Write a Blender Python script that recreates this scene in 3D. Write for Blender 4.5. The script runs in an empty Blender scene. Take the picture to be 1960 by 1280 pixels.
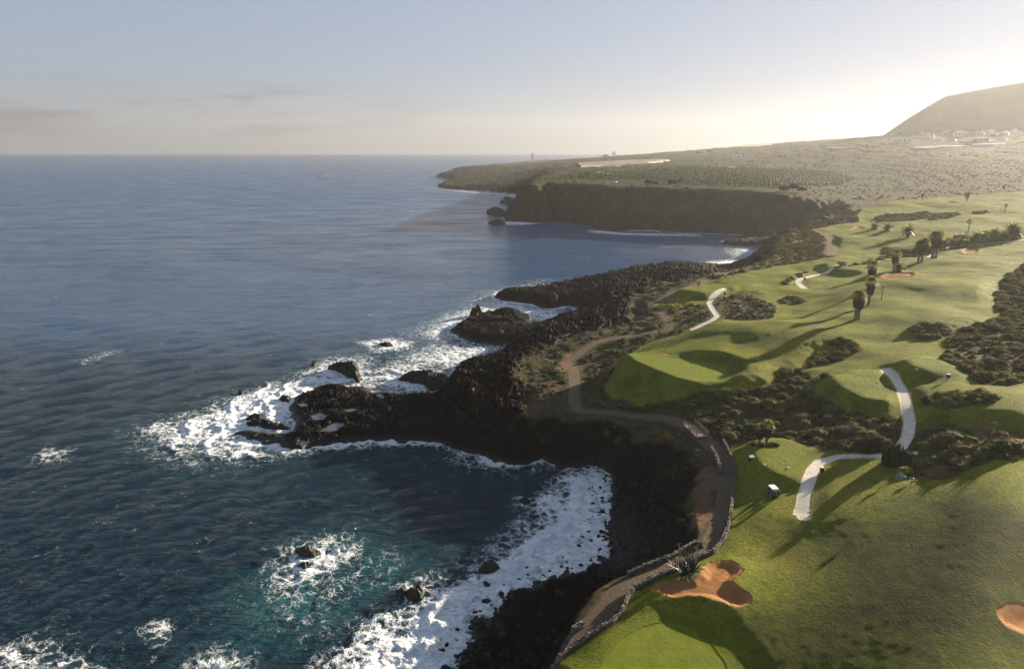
import bpy, bmesh, math, random
import numpy as np
from mathutils import Vector, Matrix, Euler, noise as mnoise

# ------------------------------------------------------------------ camera, sky, sun, exposure
scene = bpy.context.scene
COL = scene.collection
CAM_H, PITCH, FPX = 60.0, math.radians(15.30), 1306.67
SUN_AZ, SUN_EL = math.radians(53.0), math.radians(12.5)
HAZE_DENSITY, HAZE_ANISO = 0.00012, 0.44
SEA_END = 6200.0

cam_d = bpy.data.cameras.new('camera'); cam = bpy.data.objects.new('camera', cam_d); COL.objects.link(cam)
cam_d.lens = 24.0; cam_d.sensor_width = 36.0; cam_d.clip_start = 0.5; cam_d.clip_end = 60000
cam.location = (0, 0, CAM_H); cam.rotation_euler = (math.pi/2 - PITCH, 0, 0)
scene.camera = cam

world = bpy.data.worlds.new('World'); scene.world = world; world.use_nodes = True
wn, wl = world.node_tree.nodes, world.node_tree.links
wn.clear()
w_out = wn.new('ShaderNodeOutputWorld'); w_bg = wn.new('ShaderNodeBackground')
sky = wn.new('ShaderNodeTexSky'); sky.sky_type = 'NISHITA'; sky.sun_disc = False
sky.sun_elevation = SUN_EL; sky.sun_rotation = SUN_AZ
sky.altitude = 60; sky.air_density = 1.0; sky.dust_density = 0.6; sky.ozone_density = 1.6
w_hsv = wn.new('ShaderNodeHueSaturation'); w_hsv.inputs['Saturation'].default_value = 1.12
w_gam = wn.new('ShaderNodeGamma'); w_gam.inputs['Gamma'].default_value = 0.24; wl.new(sky.outputs[0], w_gam.inputs['Color']); w_tint = wn.new('ShaderNodeMix'); w_tint.data_type = 'RGBA'; w_tint.blend_type = 'MULTIPLY'; w_tint.inputs['Factor'].default_value = 1.0; w_tint.inputs['B'].default_value = (0.87, 0.95, 1.14, 1)
wl.new(w_gam.outputs[0], w_tint.inputs['A']); wl.new(w_tint.outputs['Result'], w_hsv.inputs['Color'])
# thin low cloud bank, laid out by direction
w_tc = wn.new('ShaderNodeTexCoord'); w_sep = wn.new('ShaderNodeSeparateXYZ'); wl.new(w_tc.outputs['Generated'], w_sep.inputs[0])
w_map = wn.new('ShaderNodeMapping'); w_map.inputs['Scale'].default_value = (3.2, 3.2, 26.0); wl.new(w_tc.outputs['Generated'], w_map.inputs[0])
w_noise = wn.new('ShaderNodeTexNoise'); w_noise.inputs['Scale'].default_value = 1.6; w_noise.inputs['Detail'].default_value = 7
w_noise.inputs['Roughness'].default_value = 0.6; w_noise.inputs['Distortion'].default_value = 0.35; wl.new(w_map.outputs[0], w_noise.inputs['Vector'])
def wmath(op, a, b=None, c=None):
    n = wn.new('ShaderNodeMath'); n.operation = op
    for i, v in enumerate((a, b, c)):
        if v is None: continue
        if isinstance(v, (int, float)): n.inputs[i].default_value = v
        else: wl.new(v, n.inputs[i])
    return n.outputs[0]
def wramp(v, a, b, lo=0.0, hi=1.0):
    n = wn.new('ShaderNodeMapRange'); n.interpolation_type = 'SMOOTHSTEP'
    wl.new(v, n.inputs[0])
    for i, q in enumerate((a, b, lo, hi)): n.inputs[i+1].default_value = q
    return n.outputs[0]
top = wmath('ADD', w_sep.outputs[2], wmath('MULTIPLY', w_sep.outputs[0], 0.045))     # the bank climbs to the left
band = wmath('MULTIPLY', wramp(top, 0.078, 0.040), wramp(w_sep.outputs[2], 0.0, 0.03))
side = wramp(w_sep.outputs[0], 0.10, -0.45)
cl = wmath('MULTIPLY', wmath('MULTIPLY', wramp(w_noise.outputs[0], 0.42, 0.62), band), side)
w_mix = wn.new('ShaderNodeMix'); w_mix.data_type = 'RGBA'; w_mix.blend_type = 'MULTIPLY'
wl.new(wmath('MULTIPLY', cl, 0.7), w_mix.inputs['Factor']); wl.new(w_hsv.outputs[0], w_mix.inputs['A'])
w_mix.inputs['B'].default_value = (0.50, 0.46, 0.50, 1)
wl.new(w_mix.outputs['Result'], w_bg.inputs['Color']); w_bg.inputs['Strength'].default_value = 0.090
wl.new(w_bg.outputs[0], w_out.inputs[0])

sun_d = bpy.data.lights.new('sun', 'SUN'); sun_d.energy = 5.0; sun_d.angle = math.radians(0.5); sun_d.color = (1.0, 0.85, 0.65)
sun = bpy.data.objects.new('sun', sun_d); COL.objects.link(sun)
sun_dir = Vector((math.sin(SUN_AZ)*math.cos(SUN_EL), math.cos(SUN_AZ)*math.cos(SUN_EL), math.sin(SUN_EL)))
sun.rotation_euler = sun_dir.to_track_quat('Z', 'Y').to_euler(); sun.location = (400, 300, 300)

vs = scene.view_settings
scene.display_settings.display_device = 'sRGB'
vs.view_transform = 'Standard'; vs.look = 'None'; vs.gamma = 1.0; vs.exposure = 2.05
try: vs.use_curve_mapping = False
except Exception: pass
cy = scene.cycles
cy.use_denoising = True; cy.max_bounces = 6; cy.diffuse_bounces = 2; cy.glossy_bounces = 2
cy.transmission_bounces = 2; cy.volume_bounces = 0; cy.transparent_max_bounces = 6
cy.use_adaptive_sampling = True; cy.adaptive_threshold = 0.02
rng = np.random.default_rng(7); random.seed(7)
F32 = np.float32

# ------------------------------------------------------------------ helpers: rays of the photograph -> places on the ground
def ray(u, v):
    x = (u-980)/FPX; y = (640-v)/FPX
    c, s = math.cos(PITCH), math.sin(PITCH)
    dy = c + y*s
    return x/dy, (-s + y*c)/dy          # lateral and vertical slope per metre of forward distance
def at_z(u, v, z=0.0):
    s, k = ray(u, v); d = (z-CAM_H)/k
    return (s*d, d)
def at_d(u, v, d):
    s, k = ray(u, v); return (s*d, d, CAM_H + k*d)
def smooth(t):
    t = np.clip(t, 0, 1); return t*t*(3-2*t)

# gradient noise
_gt = np.random.default_rng(3); _perm = _gt.permutation(4096).astype(np.int32)
_ga = _gt.uniform(0, 2*np.pi, 4096); _gx, _gy = np.cos(_ga).astype(F32), np.sin(_ga).astype(F32)
def perlin(x, y, seed=0):
    xf = np.floor(x); yf = np.floor(y); fx = (x-xf).astype(F32); fy = (y-yf).astype(F32)
    xi = xf.astype(np.int32) + seed*57; yi = yf.astype(np.int32) + seed*131
    u = fx*fx*fx*(fx*(fx*6-15)+10); w = fy*fy*fy*(fy*(fy*6-15)+10)
    def g(ax, ay, ox, oy):
        h = _perm[(ay + _perm[ax & 4095]) & 4095]
        return _gx[h]*(fx-ox) + _gy[h]*(fy-oy)
    a = g(xi, yi, 0, 0); b = g(xi+1, yi, 1, 0); c = g(xi, yi+1, 0, 1); d = g(xi+1, yi+1, 1, 1)
    return (a + (b-a)*u + (c-a + (a-b-c+d)*u)*w)*1.5
def fbm(x, y, scale, oct=4, seed=0, gain=0.5):
    t = 0; a = 1.0; f = 1.0/scale
    for o in range(oct):
        t = t + a*perlin(x*f, y*f, seed+o); a *= gain; f *= 2.03
    return t

# ------------------------------------------------------------------ plateau heights: smooth surface through measured points
PZ = [(1400,1280,13.6),(1900,1280,18.7),(1150,1270,13.5),(1340,1120,14.5),(1200,1130,13.6),(1500,950,15),(1800,1000,19.4),(1960,1000,22.0),
      (1960,880,22.8),(1640,610,16.5),(1300,720,12.5),(1200,725,9.5),(1450,850,13.5),(1330,825,11),(1240,797,8),(1110,785,6.5),(1095,690,8),(1250,640,10.5),
      (1700,750,17.5),(1850,700,20),(1960,620,20.5),(1390,545,13),(1800,480,16.2),(1500,500,13.5),(1580,440,14.5),(1930,470,17.5),
      (1900,385,21),(1750,400,19.5),(1960,370,24),(1700,384,21.5),(1646,380,21)]
PD = [(1640,360,800),(1700,330,1000),(1800,300,1200),(1700,292,1350),(1800,262,1750),(1900,330,850),(1960,330,850),(1900,292,1400),(1960,262,1750),(1690,262,1950),
      (1040,346,625),(1180,352,590),(1300,357,560),(1420,362,535),(1520,372,500),(1100,336,720),(1300,345,650),(1300,320,950),(1300,302,1700),(1300,290,2500),(1450,290,2000),
      (1500,340,760),(1500,310,1300),(1100,318,1250),(1100,305,2300),(1200,297,2600),(1400,282,2600),(1500,273,2700),(1620,266,2800),(1050,311,2700),(1960,252,2100),(1600,268,4000),(1300,292,4000),(1100,304,4000)]
_px = []
for u, v, z in PZ:
    x, y = at_z(u, v, z); _px.append((x/y, math.log(y), z))
for u, v, d in PD:
    x, y, z = at_d(u, v, d); _px.append((x/y, math.log(y), z))
_px += [(1.1, math.log(42), 18), (0.2, math.log(42), 13), (-0.5, math.log(42), 13), (1.1, math.log(120), 22), (1.1, math.log(300), 28), (1.1, math.log(800), 50),
        (1.1, math.log(4000), 150), (-0.5, math.log(400), 12), (-0.5, math.log(4500), 20), (0.9, math.log(60), 17), (-.5, math.log(120), 12)]
_px = np.array(_px)
_c = np.column_stack([_px[:, 0]*2.2, _px[:, 1]])
def _k(r): return np.where(r > 1e-9, r*r*np.log(r+1e-12), 0)
_n = len(_c); _A = np.zeros((_n+3, _n+3))
_A[:_n, :_n] = _k(np.linalg.norm(_c[:, None]-_c[None], axis=2)) + np.eye(_n)*0.02
_A[:_n, _n] = 1; _A[:_n, _n+1:] = _c; _A[_n, :_n] = 1; _A[_n+1:, :_n] = _c.T
_w = np.linalg.solve(_A, np.concatenate([_px[:, 2], np.zeros(3)]))
def plateau_raw(s, d):
    q = np.column_stack([np.ravel(s)*2.2, np.log(np.ravel(d))])
    out = np.empty(len(q))
    for i in range(0, len(q), 20000):
        b = q[i:i+20000]
        out[i:i+20000] = _k(np.linalg.norm(b[:, None]-_c[None], axis=2)) @ _w[:_n] + _w[_n] + b @ _w[_n+1:]
    return out.reshape(np.shape(s))
PS = np.linspace(-0.6, 1.2, 150); PL = np.linspace(math.log(40), math.log(4800), 260)
PG = np.maximum(plateau_raw(*np.meshgrid(PS, np.exp(PL))), 8.0)
def bilin(G, fi, fj):
    i = np.clip(np.floor(fi).astype(int), 0, G.shape[0]-2); j = np.clip(np.floor(fj).astype(int), 0, G.shape[1]-2)
    a = np.clip(fi-i, 0, 1); b = np.clip(fj-j, 0, 1)
    return (G[i, j]*(1-a)*(1-b) + G[i+1, j]*a*(1-b) + G[i, j+1]*(1-a)*b + G[i+1, j+1]*a*b)
def plateau(s, d):
    return bilin(PG, (np.log(d)-PL[0])/(PL[1]-PL[0]), (s-PS[0])/(PS[1]-PS[0]))
_dm = np.exp(np.linspace(math.log(42), math.log(4600), 3000))
def on_p(u, v):
    s, k = ray(u, v)
    h = plateau(np.full(_dm.shape, s), _dm) - (CAM_H + k*_dm)
    i = int(np.argmax(h >= 0)) if (h >= 0).any() else len(_dm)-1
    d = _dm[i]
    if i > 0:
        t = h[i-1]/(h[i-1]-h[i]+1e-9); d = _dm[i-1] + t*(_dm[i]-_dm[i-1])
    return (s*d, d)
def P_(pts): return [on_p(*p[:2]) for p in pts]
def S_(pts): return [at_z(*p[:2]) for p in pts]

# ------------------------------------------------------------------ traced outlines (pixels of the photograph)
COAST = [(800,1360),(865,1290),(900,1231),(913,1201),(949,1178),(975,1145),(1021,1132),(1057,1122),(1103,1103),(1130,1086),(1153,1070),(1156,1044),(1162,1008),
 (1162,972),(1171,939),(1172,906),(1150,893),(1130,885),(1103,890),(1077,890),(1057,883),(1040,877),(998,886),(966,886),(933,880),(920,867),(900,865),(878,857),(839,847),
 (790,842),(729,843),(676,848),(637,851),(606,851),(560,859),(533,854),(496,844),(470,836),(453,831),(472,826),(490,828),(512,829),(533,827),(560,825),(566,814),(560,806),(545,799),(556,790),(560,780),
 (566,764),(585,757),(603,753),(603,746),(627,739),(667,739),(707,749),(720,755),(759,761),(790,766),(830,768),(852,766),(851,752),(856,738),(869,723),(900,707),(933,701),(953,685),
 (962,673),(978,664),(983,658),(945,661),(922,655),(900,652),(880,646),(862,636),(872,624),(900,613),(925,606),(960,602),(990,602),(1012,610),(1019,622),(1037,628),(1057,625),(1070,620),(1084,625),
 (1100,618),(1114,617),(1129,620),(1140,614),(1131,605),(1114,599),(1105,590),(1093,585),(1063,590),(1040,590),(1019,584),(989,579),(965,575),(949,569),(956,564),(989,563),(1019,562),(1090,556),
 (1137,550),(1197,535),(1244,531),(1316,525),(1345,518),(1381,517),(1400,512),(1407,508),(1439,503),(1469,498),(1480,487),(1487,473),(1460,472),(1433,472),(1400,471),(1382,468),(1386,461),(1427,457),(1442,450),
 (1420,449),(1380,448),(1361,447),(1305,446),(1245,441),(1171,442),(1128,438),(1132,433),(1090,428),(1067,426),(1031,426),(1008,425),(969,423),(965,417),(990,398),(1000,385),(1014,372),
 (1008,372),(984,370),(930,365),(898,364),(859,362),(834,358),(848,350),(871,346),(835,339),(850,334),(925,318.5),(990,311.5)]
coast = S_(COAST) + [(600, 5200), (9000, 6500), (9000, -200), (40, 20)]
EDGE = [(1000,1330,6),(1000,1278,6),(1041,1250,6),(1110,1203,5),(1148,1135,5),(1195,1106,4),(1254,1080,4),(1326,1046,4),(1350,1020,6),(1340,990,8),(1345,935,8),(1352,900,7),(1338,872,6),
 (1312,852,6),(1270,840,6),(1200,826,6),(1110,806,7),(1078,790,10),(1072,720,18),(1080,690,18),(1120,655,18),(1190,637,16),(1240,626,14),(1262,610,14),(1250,590,16),(1262,566,18),(1320,535,18),(1390,521,10),(1425,511,8),(1465,501,10),
 (1490,486,12),(1497,462,18),(1515,448,20),(1545,438,22),(1600,425,40),(1645,400,40),(1625,385,50),(1570,379,40),(1500,371,36),(1400,362,36),(1250,357,38),(1120,352,38),(1050,348,34),(1022,350,26),(1014,356,24),(1030,342,40),(1060,330,60),(1110,315,120),(1060,310,150)]
edge = P_(EDGE) + [(900, 5200), (9000, 6500), (9000, -200), (44, 20)]
edge_w = [e[2] for e in EDGE] + [200, 200, 20, 6]

TURF = [(1010,1300),(1048,1282),(1097,1243),(1136,1220),(1173,1195),(1190,1178),(1198,1156),(1202,1143),(1214,1134),(1225,1128),(1262,1109),(1290,1100),(1340,1071),(1368,1059),(1386,1040),(1397,1014),(1401,995),(1399,980),
 (1404,950),(1408,915),(1404,885),(1396,862),(1400,852),(1432,850),(1500,850),(1556,856),(1600,862),(1690,867),(1712,860),(1726,835),(1731,815),(1727,800),(1680,800),(1600,785),(1560,760),(1545,744),(1575,742),(1590,735),(1560,722),(1530,712),(1500,705),
 (1480,737),(1440,746),(1360,751),(1290,767),(1230,779),(1190,770),(1170,762),(1155,742),(1175,715),(1190,688),(1240,656),(1330,632),(1372,608),(1375,606),(1420,617),(1480,610),(1488,585),(1440,566),(1395,566),(1362,576),(1330,585),(1300,582),(1262,574),(1300,560),(1345,541),(1400,527),(1480,511),(1550,501),(1598,492),(1600,480),(1593,462),(1580,450),(1556,438),(1600,430),(1645,425),
 (1640,412),(1655,398),(1700,388),(1760,380),(1850,374),(1960,366),(2300,366)]
turf = P_(TURF) + [(400, 300), (400, 28), (3, 28)]
SCRUB = [   # islands of scrub inside the turf
 [(1754,825),(1787,820),(1860,822),(1917,820),(1960,830),(2100,850),(2100,870),(1960,864),(1944,874),(1931,882),(1877,887),(1852,897),(1820,911),(1779,918),(1741,911),(1733,895),(1722,893),(1728,872),(1738,856)],
 [(1816,646),(1807,696),(1855,714),(1879,738),(1923,741),(1955,729),(2050,720),(2300,700),(2300,480),(1960,506),(1914,539),(1902,574),(1920,610),(1885,622),(1843,634)],
 [(1690,475),(1745,478),(1770,470),(1800,462),(1850,452),(1925,444),(1950,446),(1952,458),(1900,464),(1850,468),(1815,473),(1795,480),(1778,491),(1750,492),(1700,492),(1688,486)],
 [(1672,415),(1700,410),(1760,408),(1800,408),(1842,410),(1800,416),(1750,422),(1700,424),(1672,424)],
 [(1545,705),(1552,690),(1570,676),(1600,668),(1613,680),(1612,690),(1590,694),(1570,702)],
]
scrub = [P_(p) for p in SCRUB]
GREENS = {'near': [(1120,1310),(1150,1285),(1175,1252),(1195,1225),(1225,1203),(1265,1190),(1300,1190),(1335,1205),(1360,1232),(1385,1270),(1400,1310)],
 'far': [(1198,710),(1225,702),(1262,700),(1310,697),(1360,697),(1392,704),(1394,718),(1375,735),(1340,743),(1295,742),(1250,735),(1215,724)]}
TEES = [([(1455,866),(1470,858),(1500,855),(1530,859),(1548,870),(1548,888),(1540,905),(1520,920),(1490,918),(1462,910),(1452,896)], 1.3, 3.0),
 ([(1588,740),(1620,735),(1640,726),(1670,726),(1698,736),(1697,755),(1680,772),(1650,775),(1618,765)], 1.3, 6.0),
 ([(1742,712),(1760,706),(1790,706),(1812,713),(1806,721),(1780,724),(1752,721)], 1.4, 7.5),
 ([(1305,566),(1330,556),(1370,553),(1392,556),(1380,563),(1345,570)], 1.6, 5.0),
 ([(1590,514),(1625,513),(1655,518),(1640,524),(1600,523)], 1.6, 7.0)]
BUNK = [[((x/5.444)+1100, y/5.444+980) for x, y in [(795,810),(850,750),(960,730),(1100,735),(1230,740),(1300,700),(1330,600),(1400,545),(1520,510),(1620,515),(1700,560),(1755,640),(1740,690),(1680,740),(1640,790),(1720,880),(1800,920),(1835,980),(1800,1050),(1700,1070),(1600,1060),(1500,1010),(1400,970),(1300,945),(1150,935),(1000,930),(900,900),(830,870)]],
 [(1907,1175),(1925,1163),(1960,1165),(2000,1170),(2000,1230),(1960,1222),(1925,1205),(1910,1190)],
 [(1218,693),(1235,687),(1260,691),(1280,690),(1282,696),(1255,699),(1215,702)],
 [(1685,535),(1700,528),(1715,524),(1745,525),(1752,532),(1740,540),(1720,543),(1700,540)],
 [(1838,481),(1852,474),(1875,474),(1872,485),(1845,487)],
 [(1624,442),(1640,435),(1657,437),(1645,445)]]
PATHS = {
 'coastal_path': ([(1000,1310),(1020,1285),(1075,1235),(1125,1200),(1160,1165),(1180,1135),(1215,1110),(1280,1082),(1340,1053),(1365,1030),(1380,1000),(1388,960),(1392,920),(1390,890),(1382,870),(1365,855),(1345,838),(1325,822),(1310,812),(1280,802),(1240,797),(1180,790),(1130,787),(1105,785),(1098,765),(1100,735),(1097,700),(1095,688),(1115,672),(1140,655),(1170,648),(1210,642),(1250,635),(1280,630),(1282,620),(1270,600),(1258,588),(1262,577),(1290,562),(1310,553),(1335,543),(1350,535)], 2.5),
 'cart_path': ([(1536,975),(1540,945),(1555,905),(1570,885),(1600,874),(1650,872),(1700,872),(1722,860),(1737,835),(1741,810),(1733,775),(1725,750),(1712,730),(1692,710)], 1.7),
 'cart_path_b': ([(1333,638),(1327,630),(1346,621),(1364,613),(1374,605),(1364,591),(1358,580),(1364,572),(1386,561)], 1.7),
 'cart_path_c': ([(1540,552),(1528,542),(1531,536),(1558,528),(1594,522),(1626,510),(1668,506),(1689,497),(1706,496),(1754,496),(1778,493),(1796,481),(1819,473),(1855,469),(1914,463),(1975,458)], 2.1),
 'headland_path': ([(1556,440),(1583,449),(1591,462),(1592,488)], 3.6)}
BARE = [[(1350,524),(1375,518),(1405,514),(1430,515),(1420,519),(1385,524)],[(1060,700),(1085,675),(1100,668),(1095,690),(1088,720)],
 [(1741,911),(1733,895),(1760,892),(1800,892),(1850,890),(1852,897),(1820,911),(1779,918)],[(1180,1120),(1150,1135),(1165,1155),(1140,1180),(1110,1205),(1150,1200),(1190,1140)],
 [(1330,905),(1352,895),(1372,900),(1372,940),(1362,990),(1345,1010),(1318,1000),(1322,965)],[(1855,822),(1917,820),(1960,830),(1990,850),(1900,850),(1870,840)]]

# ------------------------------------------------------------------ the land grid (lateral slope x forward distance: fine near, coarse far)
SG = np.concatenate([np.arange(-0.47, 0.93, 0.00132), np.arange(0.93, 1.10, 0.004)]).astype(np.float64)
dl = [41.0]
while dl[-1] < 4500:
    d = dl[-1]; dl.append(d*(1 + (0.0040 if d < 320 else 0.0046 if d < 720 else 0.009)))
DG = np.array(dl)
class Grid:
    def __init__(self, S, D):
        self.S, self.D = S, D
        self.X = (S[None, :]*D[:, None]).astype(F32); self.Y = np.repeat(D[:, None], len(S), 1).astype(F32)
    def sdf(self, poly, R, closed=True, vals=None):
        S, D, X, Y = self.S, self.D, self.X, self.Y
        d2 = np.full(X.shape, R*R, F32); ins = np.zeros(X.shape, bool); V = None if vals is None else np.full(X.shape, vals[0], F32)
        n = len(poly)
        for i in range(n if closed else n-1):
            (ax, ay), (bx, by) = poly[i], poly[(i+1) % n]
            r0, r1 = np.searchsorted(D, (min(ay, by)-R, max(ay, by)+R))
            if r1 > r0:
                lo, hi = min(ax, bx)-R, max(ax, bx)+R
                c0 = np.searchsorted(S, min(lo/D[r0], lo/D[r1-1])); c1 = np.searchsorted(S, max(hi/D[r0], hi/D[r1-1]))
                if c1 > c0:
                    x = X[r0:r1, c0:c1]; y = Y[r0:r1, c0:c1]; dx, dy = bx-ax, by-ay; L = dx*dx+dy*dy+1e-9
                    t = np.clip(((x-ax)*dx+(y-ay)*dy)/L, 0, 1)
                    q = (x-ax-t*dx)**2+(y-ay-t*dy)**2
                    b = d2[r0:r1, c0:c1]
                    if V is not None:
                        m = q < b; vv = V[r0:r1, c0:c1]; va, vb = vals[i], vals[(i+1) % n]; vv[m] = (va+t*(vb-va))[m]
                    np.minimum(b, q, out=b)
            if closed and ay != by:
                q0, q1 = np.searchsorted(D, (min(ay, by), max(ay, by)))
                if q1 > q0:
                    xi = ax+(D[q0:q1]-ay)/(by-ay)*(bx-ax)
                    ins[q0:q1] ^= X[q0:q1] < xi[:, None].astype(F32)
        r = np.sqrt(d2)
        if closed: r = np.where(ins, r, -r)
        return r if V is None else (r, V)
LG = Grid(SG, DG); X, Y = LG.X, LG.Y
NR, NC = X.shape
sd_c = LG.sdf(coast, 45.0)
near_f = smooth((700-Y)/400)                    # how much fine relief a place carries
sd_c = sd_c + np.where(np.abs(sd_c) < 44, 1.5*fbm(X, Y, 9, 3, 11) + 1.2*np.clip(Y/400, 0, 3)*fbm(X, Y, 35, 2, 15), 0)
sd_e, W_e = LG.sdf(edge, 170.0, vals=edge_w)
sd_e = sd_e + np.clip(W_e*0.16, 0, 6)*fbm(X, Y, 14, 3, 21)
Pz = plateau(np.repeat(SG[None, :], NR, 0), np.repeat(DG[:, None], NC, 1)).astype(F32)
# shore platform heights
LZ = [(1250,950,3),(1200,1000,2.0),(1300,930,4.5),(1180,930,1.6),(950,1250,2.2),(1100,1150,3),(1050,1240,4),(600,800,1.1),(520,838,1.2),(750,800,1.7),(700,760,1.3),(650,838,1.9),(830,790,1.8),(900,835,3.0),(1000,840,5),(1100,845,6),(1150,870,4),(900,745,6.5),(1000,720,7.5),(1050,740,8),(870,750,5.5),(1000,790,5),
 (960,630,2.2),(1010,618,2.2),(900,630,1.5),(930,640,1.8),(1050,640,7),(1000,572,3.4),(1100,575,4.5),(1200,560,8),(1200,600,9),(1150,640,9),(1300,530,9),(1240,535,6),(1420,507,3.4),(1400,466,2.5),(1470,475,4),(1000,415,3),(1200,440,3),(1350,443,3)]
LD = [(900,350,1180),(900,340,1350),(940,330,1500),(921,321.5,1750),(1000,318,2200),(1019,308,3100),(1000,345,1100),(1040,332,1300),(975,312,2900),(842,340,1300),(870,337,1330),(900,333,1420)]
lp = []
for u, v, z in LZ:
    x, y = at_z(u, v, z); lp.append((x/y, math.log(y), z))
for u, v, d in LD:
    x, y, z = at_d(u, v, d); lp.append((x/y, math.log(y), max(z, 2)))
lp = np.array(lp)
Lq = np.zeros(PG.shape); Lw = np.zeros(PG.shape); MS, ML = np.meshgrid(PS, PL)
for s, l, z in lp:
    r2 = ((MS-s)*2.2)**2+(ML-l)**2+0.0008; Lq += z/r2**1.5; Lw += 1/r2**1.5
LGd = Lq/Lw
Lz = bilin(LGd, (np.log(Y)-PL[0])/(PL[1]-PL[0]), np.repeat(((SG-PS[0])/(PS[1]-PS[0]))[None, :], NR, 0)).astype(F32)
Lz = np.minimum(Lz, Pz)
k_e = np.clip(1+sd_e/np.maximum(W_e, 1), 0, 1)
k_e = np.where(W_e > 14, smooth(k_e), smooth(k_e)**0.8)
r_cp = LG.sdf(P_(PATHS['coastal_path'][0]), 9, closed=False)
k_e = np.maximum(k_e, smooth((5.5-r_cp)/4.0))
G = Lz + (Pz-Lz)*k_e
beach = LG.sdf(P_([(1130,1095),(1160,1060),(1165,980),(1180,905),(1215,880),(1275,870),(1330,885),(1345,930),(1325,1010),(1300,1055),(1200,1095),(1140,1130),(1100,1200),(1000,1270),(960,1310),(860,1310),(900,1225),(960,1160),(1050,1120)]), 30)
k_beach = smooth((beach+4)/8)
rw = 3.5 + 9*k_beach + np.clip((Y-350)/60, 0, 8)
ramp = np.clip(sd_c/rw, 0, 1)**np.where(k_beach > 0.3, 1.0, 0.55)
Z = G*ramp + np.where(sd_c < 0, np.maximum(sd_c*0.6, -4), 0)

# golf course features -------------------------------------------------
sd_t = LG.sdf(turf, 30.0)
for p in scrub: sd_t = np.minimum(sd_t, -LG.sdf(p, 30.0))
jit = 0.5*fbm(X, Y, 3.0, 2, 31)
sd_t = sd_t + jit
k_t = smooth(sd_t/6 + 0.2)
und = fbm(X, Y, 34, 3, 41)*0.75 + fbm(X*0.8, Y, 13, 2, 45)*0.30
und = und*(0.12+0.88*smooth((Y-100)/60)); tee_k = np.zeros_like(Z); tee_z = np.zeros_like(Z); raise_ = np.zeros_like(Z)
def centroid(p): return (sum(a for a, _ in p)/len(p), sum(b for _, b in p)/len(p))
sd_tee = []
for px, h, w in TEES + [(GREENS['far'], 1.4, 13.0)]:
    p = P_(px); sd = LG.sdf(p, 16); sd_tee.append(sd)
    raise_ += h*smooth((sd+w)/w); tee_k = np.maximum(tee_k, smooth((sd+2.0)/2.5))
gn = P_(GREENS['near']); sd_gn = LG.sdf(gn, 16); sd_gf = sd_tee[-1]
tee_k = np.maximum(tee_k, smooth((sd_gn+5)/5))
MOUNDS = [(1610,985,8,0.6),(1480,1020,9,-0.7),(1430,990,6,0.8),(1430,1060,8,-0.6),(1700,930,9,0.2),(1830,930,12,0.25),(1900,1000,16,0.3),(1450,740,9,0.9),(1500,720,8,0.6),(1420,640,18,2.2),(1500,640,16,1.8),(1380,668,14,1.6),(1350,640,10,1.2),
 (1560,660,14,1.6),(1700,600,18,2.2),(1630,575,14,2.0),(1750,560,22,2.4),(1850,560,26,2.6),(1800,620,16,1.8),(1750,690,10,1.2),(1680,560,12,1.6),(1800,510,26,2.2),(1700,530,10,1.5),(1570,500,20,1.6),(1650,465,24,2.6),(1720,450,22,2.5),(1800,440,26,2.8),(1880,425,30,3),(1760,395,28,2.6),(1850,395,34,3.4),(1690,395,24,2),
 (1440,555,14,1.4),(1400,540,12,1.0),(1500,530,14,1.2),(1540,1150,18,0.3),(1680,1080,22,0.4),(1420,1130,7,0.8),(1290,1165,9,0.6),(1850,770,14,1.3),(1900,790,14,1.6),(1640,800,8,0.6),(1550,800,8,-0.8)]
for u, v, r, h in MOUNDS:
    x, y = on_p(u, v); m = 0.75*h*np.exp(-((X-x)**2+(Y-y)**2*0.8)/(r*r)*1.4)
    raise_ += m
path_k = np.zeros_like(Z)
sd_path = {}
for nm, (pts, w) in PATHS.items():
    q = P_(pts); r = LG.sdf(q, 9, closed=False); sd_path[nm] = w/2 - r; path_k = np.maximum(path_k, smooth((w/2+2.5-r)/2.5))
und_k = 1 - 0.85*np.maximum(tee_k, path_k)
Z = Z + k_t*(und*und_k + (0.022*fbm(X, Y, 1.7, 2, 48)*near_f + 0.02*fbm(X, Y, 4.6, 2, 49))*und_k + raise_*(1-0.6*path_k)*ramp)
for px, sd, tl in [(t_[0], sd_tee[i], .030) for i, t_ in enumerate(TEES)] + [(GREENS['far'], sd_gf, .035), (GREENS['near'], sd_gn, .01)]:
    c_ = P_(px); cx_, cy0 = sum(a for a, _ in c_)/len(c_), sum(b for _, b in c_)/len(c_); m = sd > -1
    zc0 = float(Z[m].mean()); pl_ = zc0 - tl*((X-cx_)*.8+(Y-cy0)*.6); pl_ = pl_ + (0.4 if px is GREENS['far'] else 0.25 if tl > .02 else 0.0); kk_ = smooth((sd+4.5)/5.0); Z = Z+(pl_-Z)*kk_
# bunkers are dug into the turf
sd_b = [LG.sdf(P_(b), 10) for b in BUNK]
for i, sd in enumerate(sd_b):
    sd += 0.12*fbm(X, Y, 1.6, 2, 51+i)
    dep = 0.55 if i < 2 else 0.2 if i == 2 else 0.6
    Z = Z + 0.10*smooth((sd+2.2)/2.2)*(sd < 0) - np.where(sd > 0, dep*smooth(sd/1.2)-0.10, 0) + np.where(sd > 0, 0.05*fbm(X, Y, 1.5, 2, 61), 0)
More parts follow.
